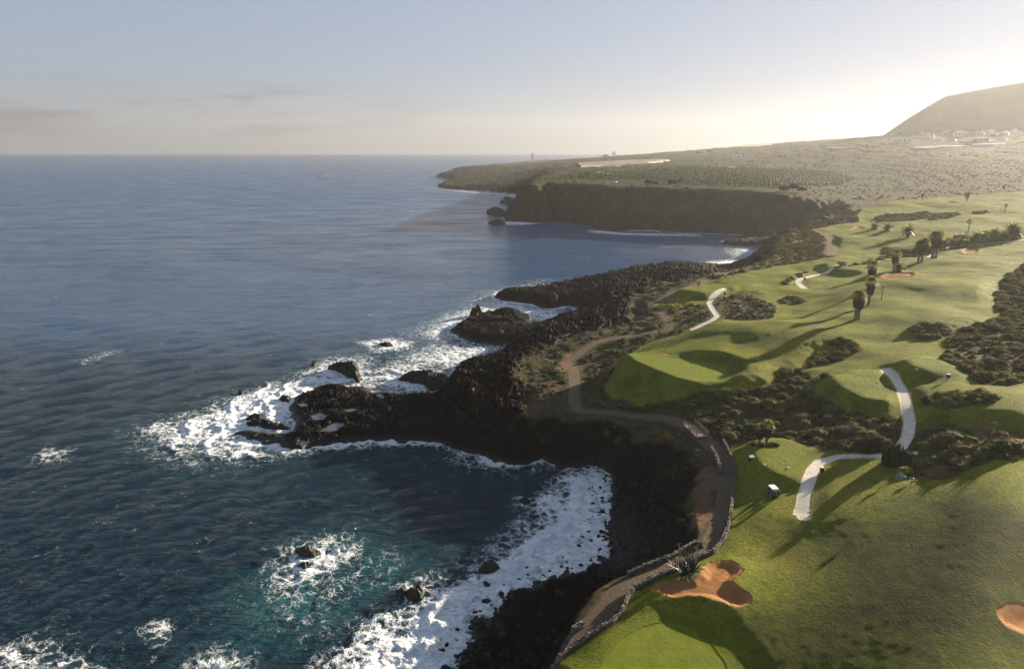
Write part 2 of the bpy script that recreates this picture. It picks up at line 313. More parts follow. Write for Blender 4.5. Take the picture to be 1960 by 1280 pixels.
# lava relief and scrubland roughness
slope_k = smooth((G-Lz)/3.0)*(1-smooth((k_e-0.75)/0.25))          # the scarp itself
lava = np.clip(smooth((0.62-k_e)/0.4), 0, 1)
lava = np.maximum(lava, 0.0)
scrub_k = (1-smooth((sd_t+0.3)/0.8))
ok = (sd_c > -10)
def ridged(sc, seed): return 1-2*np.abs(perlin(X/sc, Y/sc, seed))
wob = 1.8*fbm(X, Y, 5, 2, 70)
Xs, Ys = X+wob, Y-0.7*wob
rock = 1.5*(1-2.2*np.abs(perlin(Xs/11, Ys/8, 71))) + 0.8*(1-2.2*np.abs(perlin(Xs/4.6, Ys/3.6, 72))) + near_f*(0.95*(1-2.4*np.abs(perlin(Xs/2.1, Ys/1.8, 73))) + 0.72*(1-2.4*np.abs(perlin(X/0.95, Y/0.95, 74))) + 0.42*(1-2.4*np.abs(perlin(X/0.48, Y/0.48, 75))))
far_s = 1+np.clip((Y-400)/500, 0, 2.5)
rock2 = 2.6*fbm(X, Y, 42, 4, 81)*np.clip((Y-330)/150, 0, 1)*far_s
rock2 = rock2 + 2.4*(1-2.2*np.abs(perlin(X/19+wob*.1, Y/13, 83)))*np.clip((Y-400)/120, 0, 1)
amp = np.clip(sd_c/5, 0, 1)*(1-0.82*k_beach)*(0.42+0.58*smooth((Lz-1.5)/6)); rock = rock - 0.55
Z = Z + lava*amp*rock*0.85 + np.maximum(lava, slope_k)*rock2*np.clip(sd_c/20, 0, 1)*np.clip(G/26, 0.15, 1)
Z = Z + scrub_k*(1-lava)*(1-path_k)*(0.35*fbm(X, Y, 5, 3, 91) + 1.5*np.clip((Y-500)/600, 0, 1.5)*fbm(X, Y, 70, 4, 95))*ramp
# far terraces on the hill side and the banana slope
ter_k = smooth((Y-640)/200)*(1-lava)*scrub_k
st = np.clip(Y/420, 1.2, 4.5)
Zt = np.floor(Z/st)*st + st*smooth((Z/st-np.floor(Z/st)-0.72)/0.28)
Z = Z + ter_k*0.6*(Zt-Z)
# the cone-shaped mountain
_m = np.array([(1560,272),(1640,268),(1690,260),(1740,226),(1780,202),(1810,185),(1850,177),(1900,168),(1960,158),(2060,146),(2200,150),(2400,175),(2700,200)], float)
ms = np.array([ray(u, v)[0] for u, v in _m]); mh = np.array([CAM_H + ray(u, v)[1]*2400 for u, v in _m])
mh_g = np.interp(SG, ms, mh, left=0, right=mh[-1])
mprof = smooth((DG-1750)/650)**1.1
bump = (6*fbm(X*0.6, Y, 160, 3, 99))
Mz = mh_g[None, :]*mprof[:, None] + bump*mprof[:, None]*smooth((2330-DG[:, None])/250)
Mz = np.where(DG[:, None] > 2400, mh_g[None, :]*(1-smooth((DG[:, None]-2400)/1300)*0.7), Mz)
is_mtn = (Mz > Z) & (mh_g[None, :] > 60) & (DG[:, None] > 1700)
Z = np.where(is_mtn, Mz, Z)
Z = np.where(np.isfinite(Z), Z, 0).astype(F32)

POOLS = [([(300+a/3.267, 640+b/3.267) for a, b in l], z) for l, z in [([(1020,600),(1060,575),(1110,548),(1170,548),(1165,580),(1120,603),(1070,605)], 1.5), ([(960,505),(1020,492),(1090,500),(1050,528),(980,530)], 1.5), ([(1060,395),(1110,388),(1120,410),(1080,420)], 1.4), ([(1370,378),(1400,368),(1440,388),(1440,402),(1400,398)], 1.4),
 ([(1170,468),(1240,460),(1285,472),(1200,482)], 1.6), ([(1280,500),(1330,490),(1350,505),(1300,515)], 1.6), ([(1640,462),(1670,455),(1680,470),(1655,478)], 1.8), ([(880,430),(930,430),(960,445),(900,450)], 1.3)]]
POOLS += [([(800+a/3.379, 760+b/3.379) for a, b in l], z) for l, z in [([(190,150),(205,122),(260,135),(300,138),(320,165),(270,165)], 2.6), ([(340,166),(420,178),(500,220),(490,232),(420,200),(350,182)], 2.9), ([(655,250),(690,248),(700,275),(670,280)], 3.6)]]
for pl, pz in POOLS:
    sd = LG.sdf([at_z(a, b, pz) for a, b in pl], 6) + 0.5*fbm(X, Y, 1.6, 3, 161)
    Z = np.where(sd > -0.3, np.minimum(Z, pz-0.10-0.5*smooth(sd/0.8)+0.5*smooth(-sd/0.3)), Z).astype(F32)

# zone masks ----------------------------------------------------------------
cell = np.maximum(0.0013*Y, 0.12)
def edge_m(sd): return np.clip(0.5+sd/cell*0.7, 0, 1)
m_turf = edge_m(sd_t)*ok
m_green = np.maximum(edge_m(sd_gn), edge_m(sd_gf)); m_collar = np.maximum(edge_m(sd_gn+1.2), edge_m(sd_gf+1.0))
for s_ in sd_tee[:-1]: m_collar = np.maximum(m_collar, edge_m(s_)*0.7)
m_sand = np.zeros_like(Z)
for sd in sd_b: m_sand = np.maximum(m_sand, edge_m(sd))
m_conc = np.zeros_like(Z)
for nm in ('cart_path', 'cart_path_b', 'cart_path_c'): m_conc = np.maximum(m_conc, edge_m(sd_path[nm]))
# the broken, gravelly end of the nearest cart path
stub = LG.sdf(P_([(1536,972),(1533,985),(1540,993)]), 6, closed=False)
m_conc = np.maximum(m_conc, edge_m(0.85-stub+0.35*fbm(X*0.4, Y, 0.5, 2, 77)))
m_dirt = np.maximum(edge_m(sd_path['coastal_path']+0.25*fbm(X, Y, 1.2, 2, 78)), edge_m(sd_path['headland_path']))
m_bare = np.zeros_like(Z)
for b in BARE: m_bare = np.maximum(m_bare, smooth((LG.sdf(P_(b), 8)+1.5*fbm(X, Y, 4, 3, 79)+0.5)/1.5))
gz = np.gradient(Z, axis=0)/np.gradient(Y, axis=0)
gxs = np.gradient(Z, axis=1)/np.gradient(X, axis=1)
steep = np.sqrt(np.minimum(gz, 5)**2+np.minimum(gxs, 5)**2)
m_lava = np.clip(np.maximum(smooth((0.55-k_e)/0.35), smooth((steep-0.75)/0.5)*(1-m_turf)), 0, 1)
m_lava = np.where(Y > 470, m_lava*0.62*(1-0.5*smooth(k_e*2)) , m_lava)*(1-m_turf)
wet = np.clip(1-(Z/1.6), 0, 1)

def hit(u, v, off=0.0):
    s, k = ray(u, v); fj = (np.searchsorted(SG, s)-1); fj = int(np.clip(fj, 0, NC-2)); b = (s-SG[fj])/(SG[fj+1]-SG[fj])
    zc = Z[:, fj]*(1-b)+Z[:, fj+1]*b
    h = np.maximum(zc, 0) - (CAM_H + k*DG)
    i = int(np.argmax(h >= 0)) if (h >= 0).any() else NR-1
    d = DG[i]
    if i > 0:
        t = h[i-1]/(h[i-1]-h[i]+1e-9); d = DG[i-1]+t*(DG[i]-DG[i-1])
    return Vector((s*d, d, CAM_H + k*d + off))
_ld = np.arange(NR)
def ground(x, y):
    s = x/y
    fi = np.interp(y, DG, _ld); fj = np.interp(s, SG, np.arange(NC))
    return bilin(Z, np.asarray(fi), np.asarray(fj))

# ------------------------------------------------------------------ materials
def new_mat(name):
    m = bpy.data.materials.new(name); m.use_nodes = True; nt = m.node_tree; nt.nodes.clear()
    o = nt.nodes.new('ShaderNodeOutputMaterial'); return m, nt, o
class NT:
    def __init__(s, nt): s.nt = nt
    def n(s, t, **kw):
        x = s.nt.nodes.new(t)
        for k, v in kw.items(): setattr(x, k, v)
        return x
    def set(s, sock, v):
        if isinstance(v, bpy.types.NodeSocket): s.nt.links.new(v, sock)
        elif isinstance(v, (tuple, list)): sock.default_value = (*v, 1) if len(v) == 3 and sock.type == 'RGBA' else v
        else: sock.default_value = v
    def math(s, op, *a):
        x = s.n('ShaderNodeMath', operation=op)
        for i, v in enumerate(a): s.set(x.inputs[i], v)
        return x.outputs[0]
    def mix(s, f, a, b, blend='MIX'):
        x = s.n('ShaderNodeMix', data_type='RGBA', blend_type=blend)
        s.set(x.inputs['Factor'], f); s.set(x.inputs['A'], a); s.set(x.inputs['B'], b); return x.outputs['Result']
    def noise(s, scale, detail=4, rough=0.55, dist=0.0, vec=None, out=0):
        x = s.n('ShaderNodeTexNoise'); x.inputs['Scale'].default_value = scale; x.inputs['Detail'].default_value = detail
        x.inputs['Roughness'].default_value = rough; x.inputs['Distortion'].default_value = dist
        if vec is not None: s.nt.links.new(vec, x.inputs['Vector'])
        return x.outputs[out]
    def ramp(s, v, a, b, lo=0.0, hi=1.0, kind='SMOOTHSTEP'):
        x = s.n('ShaderNodeMapRange', interpolation_type=kind); s.set(x.inputs[0], v)
        for i, q in enumerate((a, b, lo, hi)): s.set(x.inputs[i+1], q)
        return x.outputs[0]
    def pos(s): return s.n('ShaderNodeNewGeometry').outputs['Position']
    def scaled(s, vec, sc):
        x = s.n('ShaderNodeMapping'); x.inputs['Scale'].default_value = sc; s.nt.links.new(vec, x.inputs[0]); return x.outputs[0]
    def attr(s, name):
        a = s.n('ShaderNodeAttribute', attribute_name=name); q = s.n('ShaderNodeSeparateColor'); s.nt.links.new(a.outputs['Color'], q.inputs[0])
        return q.outputs[0], q.outputs[1], q.outputs[2], a.outputs['Alpha']
    def bump(s, h, strength, dist, normal=None):
        b = s.n('ShaderNodeBump'); s.set(b.inputs['Height'], h); s.set(b.inputs['Strength'], strength); s.set(b.inputs['Distance'], dist)
        if normal is not None: s.nt.links.new(normal, b.inputs['Normal'])
        return b.outputs[0]
    def bsdf(s, color, rough=0.8, spec=0.3, normal=None, **kw):
        b = s.n('ShaderNodeBsdfPrincipled'); s.set(b.inputs['Base Color'], color); s.set(b.inputs['Roughness'], rough); s.set(b.inputs['Specular IOR Level'], spec)
        if normal is not None: s.nt.links.new(normal, b.inputs['Normal'])
        for k, v in kw.items(): s.set(b.inputs[k.replace('_', ' ')], v)
        return b.outputs[0]

def land_material():
    m, nt, o = new_mat('land'); t = NT(nt); p = t.pos()
    turf, lava, bare, dirt = t.attr('zone_a'); green, sand, conc, collar = t.attr('zone_b'); wetv, far, field, mtn = t.attr('zone_c'); dim = t.attr('zone_d')[0]
    n1 = t.noise(0.045, 5, 0.6, 0, p); n2 = t.noise(0.9, 5, 0.65, 0, p); n3 = t.noise(7.0, 4, 0.7, 0, p); n4 = t.noise(0.16, 4, 0.6, 0.4, p)
    # scrubland soil and low growth
    soil = t.mix(t.ramp(n2, 0.40, 0.62), (0.040, 0.030, 0.018), (0.085, 0.062, 0.036))
    soil = t.mix(t.ramp(n4, 0.42, 0.60), soil, (0.036, 0.046, 0.018))
    soil = t.mix(t.math('MULTIPLY', t.ramp(n1, 0.45, 0.65), 0.5), soil, (0.10, 0.075, 0.045))
    # far hillsides: dry scrub, walls of terraces
    sp = t.scaled(p, (0.02, 0.02, 0.35)); tn = t.noise(1.0, 3, 0.55, 0.2, sp)
    hill = t.mix(t.ramp(tn, 0.42, 0.58), (0.024, 0.027, 0.012), (0.046, 0.046, 0.021))
    hill = t.mix(t.math('MULTIPLY', t.ramp(t.noise(0.02, 4, 0.6, 0, p), 0.45, 0.62), 0.6), hill, (0.040, 0.054, 0.018))
    hill = t.mix(t.math('MULTIPLY', t.ramp(t.noise(0.22, 3, 0.7, 0, p), 0.52, 0.66), 0.65), hill, (0.022, 0.028, 0.012))
    c = t.mix(far, soil, hill)
    c = t.mix(field, c, (0.045, 0.062, 0.02))
    c = t.mix(mtn, c, t.mix(t.ramp(t.noise(0.012, 5, 0.6, 0, p), 0.42, 0.6), (0.050, 0.047, 0.028), (0.078, 0.070, 0.042)))
    # lava
    lav = t.mix(t.ramp(n3, 0.4, 0.7), (0.0030, 0.0030, 0.0033), (0.0095, 0.0090, 0.0085))
    lav = t.mix(t.math('MULTIPLY', t.ramp(n4, 0.5, 0.66), 0.6), lav, (0.019, 0.015, 0.011))
    lav = t.mix(t.math('MULTIPLY', t.ramp(t.noise(1.7, 5, 0.75, 0, p), 0.60, 0.70), 0.75), lav, (0.026, 0.024, 0.021))  # pale specks: sunlit rock tips put into the colour
    lav = t.mix(t.math('MULTIPLY', t.ramp(t.noise(0.07, 5, 0.65, 0.5, p), 0.48, 0.62), 0.5), lav, (0.013, 0.009, 0.006))
    c = t.mix(lava, c, lav)
    c = t.mix(bare, c, t.mix(t.ramp(n2, 0.35, 0.7), (0.12, 0.068, 0.036), (0.18, 0.115, 0.065)))
    # turf: clumpy greens, worn straw patches, fine blade noise
    st = t.scaled(p, (0.055, 0.30, 0.3)); ns = t.noise(1.0, 3, 0.6, 0.6, st)
    g = t.mix(t.ramp(n4, 0.36, 0.64), (0.066, 0.094, 0.006), (0.185, 0.196, 0.015))
    g = t.mix(t.math('MULTIPLY', t.ramp(ns, 0.50, 0.66), 0.55), g, (0.200, 0.185, 0.026))
    g = t.mix(t.math('MULTIPLY', t.ramp(t.noise(0.035, 4, 0.6, 0, p), 0.50, 0.64), 0.55), g, (0.190, 0.172, 0.026))
    g = t.mix(t.ramp(n3, 0.35, 0.7, 0, 0.55), g, t.mix(0.5, g, (0.028, 0.046, 0.007)))
    g = t.mix(t.ramp(t.noise(1.9, 6, 0.75, 0, p), 0.36, 0.64), t.mix(0.45, g, (0.022, 0.036, 0.003)), t.mix(0.25, g, (0.20, 0.20, 0.03)))
    # darker, browner near turf: the dim foreground light put into the grass colour
    dim_g = t.mix(t.ramp(t.noise(0.55, 6, 0.72, 0.6, p), 0.36, 0.66), (0.019, 0.028, 0.003), (0.058, 0.058, 0.010))
    g = t.mix(t.math('MULTIPLY', dim, 0.88), g, dim_g)
    fine = t.mix(t.ramp(n2, 0.3, 0.7), (0.098, 0.120, 0.012), (0.130, 0.150, 0.018))
    g = t.mix(t.math('MULTIPLY', collar, 0.65), g, (0.092, 0.115, 0.011)); g = t.mix(green, g, fine)
    c = t.mix(turf, c, g)
    d1 = t.mix(t.ramp(n3, 0.35, 0.7), (0.085, 0.062, 0.042), (0.19, 0.145, 0.10))
    c = t.mix(dirt, c, d1)
    c = t.mix(conc, c, t.mix(t.ramp(n2, 0.35, 0.7), (0.48, 0.425, 0.35), (0.60, 0.54, 0.45)))
    wv = t.n('ShaderNodeTexWave', wave_type='RINGS'); wv.inputs['Scale'].default_value = 2.2; wv.inputs['Distortion'].default_value = 9; wv.inputs['Detail'].default_value = 2
    wv.inputs['Detail Scale'].default_value = 0.5; nt.links.new(t.scaled(p, (1, 1, 0)), wv.inputs['Vector'])
    sc = t.mix(t.ramp(n2, 0.35, 0.7), (0.24, 0.110, 0.042), (0.31, 0.152, 0.062))
    c = t.mix(sand, c, sc)
    c = t.mix(t.math('MULTIPLY', wetv, t.math('MULTIPLY', lava, 0.6)), c, (0.006, 0.006, 0.006))
    rough = t.ramp(t.math('MULTIPLY', wetv, lava), 0, 1, 0.85, 0.35)
    # relief: grass pile, rubble, rake marks
    hg = t.math('ADD', t.math('MULTIPLY', t.noise(2.3, 4, 0.75, 0, p), 0.55), t.math('MULTIPLY', n3, 0.25))
    hs = t.math('ADD', t.math('MULTIPLY', t.noise(1.6, 6, 0.75, 0, p), 1.0), t.math('MULTIPLY', t.noise(0.16, 5, 0.7, 0, p), t.math('MULTIPLY', far, 4.0)))
    h = t.n('ShaderNodeMix', data_type='FLOAT'); t.set(h.inputs['Factor'], turf); t.set(h.inputs['A'], hs); t.set(h.inputs['B'], t.math('MULTIPLY', hg, t.math('SUBTRACT', 0.75, t.math('MULTIPLY', green, 0.62))))
    h2 = t.n('ShaderNodeMix', data_type='FLOAT'); t.set(h2.inputs['Factor'], sand); t.set(h2.inputs['A'], h.outputs[0]); t.set(h2.inputs['B'], t.math('MULTIPLY', wv.outputs['Fac'], 0.035))
    h3 = t.n('ShaderNodeMix', data_type='FLOAT'); t.set(h3.inputs['Factor'], conc); t.set(h3.inputs['A'], h2.outputs[0]); t.set(h3.inputs['B'], t.math('MULTIPLY', n3, 0.05))
    nm = t.bump(h3.outputs[0], 0.8, 1.0)
    nt.links.new(t.bsdf(c, rough, t.ramp(t.math('MULTIPLY', wetv, lava), 0, 1, 0.04, 0.4), nm), o.inputs['Surface'])
    return m
MAT_LAND = land_material()

def sea_material():
    m, nt, o = new_mat('sea_water'); t = NT(nt); p = t.pos()
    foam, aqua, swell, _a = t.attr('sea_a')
    wn1 = t.scaled(p, (0.55, 1.0, 1)); wn0 = t.n('ShaderNodeMapping'); wn0.inputs['Rotation'].default_value = (0, 0, math.radians(-17)); wn0.inputs['Scale'].default_value = (0.35, 1.0, 1); nt.links.new(p, wn0.inputs[0]); wn0 = wn0.outputs[0]
    b1 = t.math('SUBTRACT', 1.0, t.math('ABSOLUTE', t.math('SUBTRACT', t.math('MULTIPLY', t.noise(0.50, 6, 0.62, 0.5, wn0), 4.0), 2.0))); b2 = t.noise(2.2, 4, 0.6, 0.2, wn1); b0 = t.noise(0.16, 6, 0.7, 0.4, wn0)
    # open-water chop: slopes of many sizes, long crests lying across the wind
    nz = t.n('ShaderNodeTexNoise'); nz.inputs['Scale'].default_value = 0.24; nz.inputs['Detail'].default_value = 9; nz.inputs['Roughness'].default_value = 0.70; nz.inputs['Distortion'].default_value = 0.35
    nt.links.new(wn0, nz.inputs['Vector']); sz = t.n('ShaderNodeSeparateColor'); nt.links.new(nz.outputs['Color'], sz.inputs[0])
    cz = t.n('ShaderNodeCombineXYZ'); t.set(cz.inputs[0], t.math('MULTIPLY', t.math('SUBTRACT', sz.outputs[0], 0.5), 0.75)); t.set(cz.inputs[1], t.math('MULTIPLY', t.math('SUBTRACT', sz.outputs[1], 0.5), 1.75)); cz.inputs[2].default_value = 0.0; nz2 = t.n('ShaderNodeTexNoise'); nz2.inputs['Scale'].default_value = 0.045; nz2.inputs['Detail'].default_value = 5; nz2.inputs['Roughness'].default_value = 0.7; nt.links.new(wn0, nz2.inputs['Vector']); wv2 = t.math('MULTIPLY', t.math('SUBTRACT', nz2.outputs[0], 0.5), t.ramp(swell, 0.0, 0.2, 0.0, 2.2)); t.set(cz.inputs[1], t.math('ADD', wv2, t.math('MULTIPLY', t.math('SUBTRACT', sz.outputs[1], 0.5), 1.75)))
    an = t.n('ShaderNodeVectorMath', operation='ADD'); nt.links.new(cz.outputs[0], an.inputs[0]); nt.links.new(t.n('ShaderNodeNewGeometry').outputs['Normal'], an.inputs[1])
    cn = t.n('ShaderNodeVectorMath', operation='NORMALIZE'); nt.links.new(an.outputs[0], cn.inputs[0]); chop = cn.outputs[0]
    nm = t.bump(t.math('ADD', t.math('ADD', t.math('MULTIPLY', b1, 0.75), t.math('MULTIPLY', b2, 0.30)), t.math('MULTIPLY', b0, 1.5)), 0.85, 1.0, chop)
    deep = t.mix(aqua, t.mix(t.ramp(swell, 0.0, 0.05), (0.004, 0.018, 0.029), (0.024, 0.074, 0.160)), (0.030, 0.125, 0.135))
    # foam: lace from distorted cells, breaking up into streaks
    warp = t.n('ShaderNodeVectorMath', operation='ADD'); nv = t.n('ShaderNodeTexNoise'); nv.inputs['Scale'].default_value = 0.35; nv.inputs['Detail'].default_value = 4
    nt.links.new(p, nv.inputs['Vector']); sc = t.n('ShaderNodeVectorMath', operation='SCALE'); nt.links.new(nv.outputs['Color'], sc.inputs[0]); sc.inputs['Scale'].default_value = 3.4
    nt.links.new(p, warp.inputs[0]); nt.links.new(sc.outputs[0], warp.inputs[1])
    vo = t.n('ShaderNodeTexVoronoi', feature='DISTANCE_TO_EDGE'); vo.inputs['Scale'].default_value = 0.55; nt.links.new(warp.outputs[0], vo.inputs['Vector'])
    vo2 = t.n('ShaderNodeTexVoronoi', feature='DISTANCE_TO_EDGE'); vo2.inputs['Scale'].default_value = 1.7; nt.links.new(warp.outputs[0], vo2.inputs['Vector'])
    lace = t.math('ADD', t.math('MULTIPLY', t.ramp(vo.outputs['Distance'], 0.30, 0.0), 0.55), t.math('MULTIPLY', t.ramp(vo2.outputs['Distance'], 0.28, 0.0), 0.35))
    fn = t.noise(0.42, 8, 0.68, 0.8, p); fn2 = t.noise(0.09, 4, 0.6, 0.5, p)
    patt = t.math('ADD', t.math('MULTIPLY', lace, 0.40), t.math('ADD', t.math('MULTIPLY', fn, 0.62), t.math('MULTIPLY', fn2, 0.22)))
    f = t.ramp(t.math('ADD', patt, t.math('MULTIPLY', foam, 1.0)), 0.78, 1.15)
    # scattered whitecaps on open water
    wc = t.math('MULTIPLY', t.ramp(t.noise(0.055, 2, 0.5, 0, t.scaled(p, (0.5, 1, 1))), 0.60, 0.72), t.ramp(t.noise(0.5, 6, 0.7, 0.5, wn1), 0.60, 0.70))
    f = t.math('MAXIMUM', f, t.math('MULTIPLY', wc, 0.55))
    base = t.mix(f, deep, t.mix(t.ramp(fn, 0.35, 0.62), (0.70, 0.80, 0.85), (0.97, 0.97, 0.97)))
    rough = t.math('MAXIMUM', t.ramp(f, 0, 1, 0.0, 0.75), t.ramp(swell, 0, 1, 0.08, 0.26, 'LINEAR'))
    fb = t.bump(t.math('MULTIPLY', t.math('MULTIPLY', f, t.math('ADD', fn, t.math('MULTIPLY', b2, 0.6))), 0.9), 0.6, 1.0, nm)
    nt.links.new(t.bsdf(base, rough, 0.42, fb, IOR=1.333, Specular_Tint=(0.66, 0.83, 1.0)), o.inputs['Surface'])
    return m
MAT_SEA = sea_material()

def simple_mat(name, c1, c2=None, scale=3.0, rough=0.8, spec=0.3, bump=0.0, rand=0.0, detail=4, trans=0.0):
    m, nt, o = new_mat(name); t = NT(nt)
    tc = t.n('ShaderNodeTexCoord').outputs['Object']
    n = t.noise(scale, detail, 0.6, 0, tc)
    c = t.mix(t.ramp(n, 0.35, 0.68), c1, c2 or tuple(x*0.75 for x in c1))
    if rand:
        r = t.n('ShaderNodeObjectInfo').outputs['Random']
        h = t.n('ShaderNodeHueSaturation'); t.set(h.inputs['Color'], c)
        t.set(h.inputs['Hue'], t.ramp(r, 0, 1, 0.5-0.022*rand, 0.5+0.03*rand, 'LINEAR')); t.set(h.inputs['Value'], t.ramp(t.math('FRACT', t.math('MULTIPLY', r, 7.31)), 0, 1, 1-0.45*rand, 1+0.5*rand, 'LINEAR'))
        c = h.outputs[0]
    nm = t.bump(t.noise(scale*2.5, 5, 0.7, 0, tc), 0.7, bump) if bump else None
    sh = t.bsdf(c, rough, spec, nm)
    if trans:
        tr = t.n('ShaderNodeBsdfTranslucent'); t.set(tr.inputs['Color'], t.mix(1.0, c, (1.5, 1.5, 0.8), 'MULTIPLY')); mx = t.n('ShaderNodeMixShader'); mx.inputs[0].default_value = trans
        nt.links.new(sh, mx.inputs[1]); nt.links.new(tr.outputs[0], mx.inputs[2]); sh = mx.outputs[0]
    nt.links.new(sh, o.inputs['Surface'])
    return m
MAT_BUSH = simple_mat('shrub_leaves', (0.048, 0.058, 0.020), (0.100, 0.094, 0.036), 2.5, 0.85, 0.08, 0.25, 0.8, trans=0.25)
MAT_DRYBUSH = simple_mat('dry_shrub', (0.064, 0.052, 0.024), (0.110, 0.088, 0.042), 2.5, 0.9, 0.05, 0.25, 0.7, trans=0.2)
MAT_YELLOW = simple_mat('yellow_flowers', (0.26, 0.24, 0.03), (0.10, 0.12, 0.02), 4.0, 0.8, 0.1, 0.15)
MAT_DARKLEAF = simple_mat('dark_leaves', (0.030, 0.042, 0.018), (0.055, 0.065, 0.025), 2.0, 0.7, 0.25, 0.1)
MAT_AGAVE = simple_mat('agave_leaves', (0.018, 0.031, 0.018), (0.040, 0.058, 0.036), 1.5, 0.5, 0.4)
MAT_PALMLEAF = simple_mat('palm_fronds', (0.095, 0.110, 0.030), (0.17, 0.155, 0.05), 1.2, 0.6, 0.2, trans=0.4)
MAT_DEADLEAF = simple_mat('dead_fronds', (0.105, 0.085, 0.058), (0.065, 0.052, 0.036), 2.0, 0.9, 0.1, 0.1, trans=0.2)
MAT_TRUNK = simple_mat('palm_bark', (0.25, 0.22, 0.18), (0.16, 0.14, 0.115), 3.0, 0.9, 0.1, 0.15)
MAT_ROCK = simple_mat('basalt', (0.0055, 0.0055, 0.0055), (0.016, 0.0145, 0.013), 1.6, 0.6, 0.25, 0.25)
MAT_ROCKB = simple_mat('brown_basalt', (0.030, 0.021, 0.013), (0.012, 0.010, 0.008), 1.2, 0.6, 0.4, 0.25)
MAT_STONE = simple_mat('wall_stone', (0.15, 0.128, 0.105), (0.060, 0.052, 0.044), 2.6, 0.9, 0.15, 0.12)
MAT_WHITE = simple_mat('white_paint', (0.78, 0.77, 0.75), (0.70, 0.69, 0.66), 0.6, 0.6, 0.3)
MAT_BLACK = simple_mat('black_plastic', (0.018, 0.018, 0.02), (0.03, 0.03, 0.03), 3, 0.45, 0.5)
MAT_WOOD = simple_mat('weathered_wood', (0.24, 0.19, 0.14), (0.15, 0.12, 0.09), 4, 0.85, 0.2)
MAT_TAN = simple_mat('tan_render', (0.80, 0.60, 0.40), (0.72, 0.52, 0.34), 0.5, 0.85, 0.2)
MAT_GREYWALL = simple_mat('grey_render', (0.42, 0.40, 0.38), (0.34, 0.33, 0.31), 0.4, 0.85, 0.2)
MAT_GLASS = simple_mat('dark_window', (0.02, 0.025, 0.03), (0.03, 0.035, 0.04), 2, 0.15, 0.6)
MAT_ROOFT = simple_mat('ochre_tiles', (0.34, 0.17, 0.09), (0.26, 0.13, 0.07), 2, 0.85, 0.2)
MAT_NET = simple_mat('pale_net', (0.17, 0.145, 0.11), (0.12, 0.10, 0.08), 0.05, 0.8, 0.2)
MAT_PLASTIC = simple_mat('white_sheeting', (0.72, 0.71, 0.68), (0.62, 0.61, 0.58), 0.1, 0.35, 0.5)
MAT_BANANA = simple_mat('banana_leaves', (0.075, 0.105, 0.026), (0.115, 0.135, 0.04), 0.6, 0.6, 0.3, 0, 0.6)
MAT_GREYGRASS = simple_mat('blue_grey_blades', (0.20, 0.25, 0.22), (0.12, 0.16, 0.13), 1.5, 0.7, 0.2)
MAT_SEAT = simple_mat('grey_vinyl', (0.10, 0.095, 0.09), (0.08, 0.08, 0.08), 3, 0.5, 0.4)
MAT_POOL, _nt, _o = new_mat('pool_water'); _t = NT(_nt)
_nt.links.new(_t.bsdf((0.055, 0.060, 0.062), 0.06, 0.5, _t.bump(_t.noise(1.4, 3, 0.5, 0, _t.pos()), 0.12, 0.3)), _o.inputs['Surface'])

# ------------------------------------------------------------------ object helpers
def mesh_from(name, verts, faces, mat, smooth_=False):
    me = bpy.data.meshes.new(name); me.from_pydata([tuple(map(float, v)) for v in verts], [], [tuple(map(int, f)) for f in faces])
    me.materials.append(mat)
    if smooth_: me.polygons.foreach_set('use_smooth', [True]*len(me.polygons))
    me.update(); return me
def link(name, me, parent=None, loc=None, rot=None, scale=None, label=None, cat=None, group=None, kind=None):
    o = bpy.data.objects.new(name, me); COL.objects.link(o)
    if parent is not None: o.parent = parent
    if loc is not None: o.location = loc
    if rot is not None: o.rotation_euler = rot
    if scale is not None: o.scale = scale if hasattr(scale, '__len__') else (scale,)*3
    for k, v in (('label', label), ('category', cat), ('group', group), ('kind', kind)):
        if v: o[k] = v
    return o
class MB:
    """collects simple solids into one mesh"""
    def __init__(s): s.v = []; s.f = []
    def add(s, vs, fs):
        b = len(s.v); s.v += [tuple(v) for v in vs]; s.f += [tuple(i+b for i in f) for f in fs]; return s
    def box(s, x0, x1, y0, y1, z0, z1, taper=0.0):
        t = taper
        return s.add([(x0,y0,z0),(x1,y0,z0),(x1,y1,z0),(x0,y1,z0),(x0+t,y0+t,z1),(x1-t,y0+t,z1),(x1-t,y1-t,z1),(x0+t,y1-t,z1)],
                     [(0,3,2,1),(4,5,6,7),(0,1,5,4),(1,2,6,5),(2,3,7,6),(3,0,4,7)])
    def tube(s, pts, radii, n=7):
        rings = []
        for i, p in enumerate(pts):
            p = Vector(p); a = Vector(pts[max(i-1, 0)]); b = Vector(pts[min(i+1, len(pts)-1)]); d = (b-a).normalized()
            u = d.cross(Vector((0.13, 0.97, 0.2))).normalized(); w = d.cross(u)
            rings.append([p + (u*math.cos(k*2*math.pi/n)+w*math.sin(k*2*math.pi/n))*radii[i] for k in range(n)])
        vs = [v for r in rings for v in r]; fs = []
        for i in range(len(pts)-1):
            for k in range(n): fs.append((i*n+k, i*n+(k+1) % n, (i+1)*n+(k+1) % n, (i+1)*n+k))
        fs.append(tuple(range(n-1, -1, -1))); fs.append(tuple((len(pts)-1)*n+k for k in range(n)))
        return s.add(vs, fs)
    def mesh(s, name, mat, smooth_=False): return mesh_from(name, s.v, s.f, mat, smooth_)
def empty(name, loc, rz=0.0, scale=1.0, label=None, cat=None, group=None):
    return link(name, None, None, loc, (0, 0, rz), scale, label, cat, group)
def ico(sub):
    bm = bmesh.new(); bmesh.ops.create_icosphere(bm, subdivisions=sub, radius=1.0)
    v = [tuple(x.co) for x in bm.verts]; f = [tuple(x.index for x in q.verts) for q in bm.faces]; bm.free(); return v, f

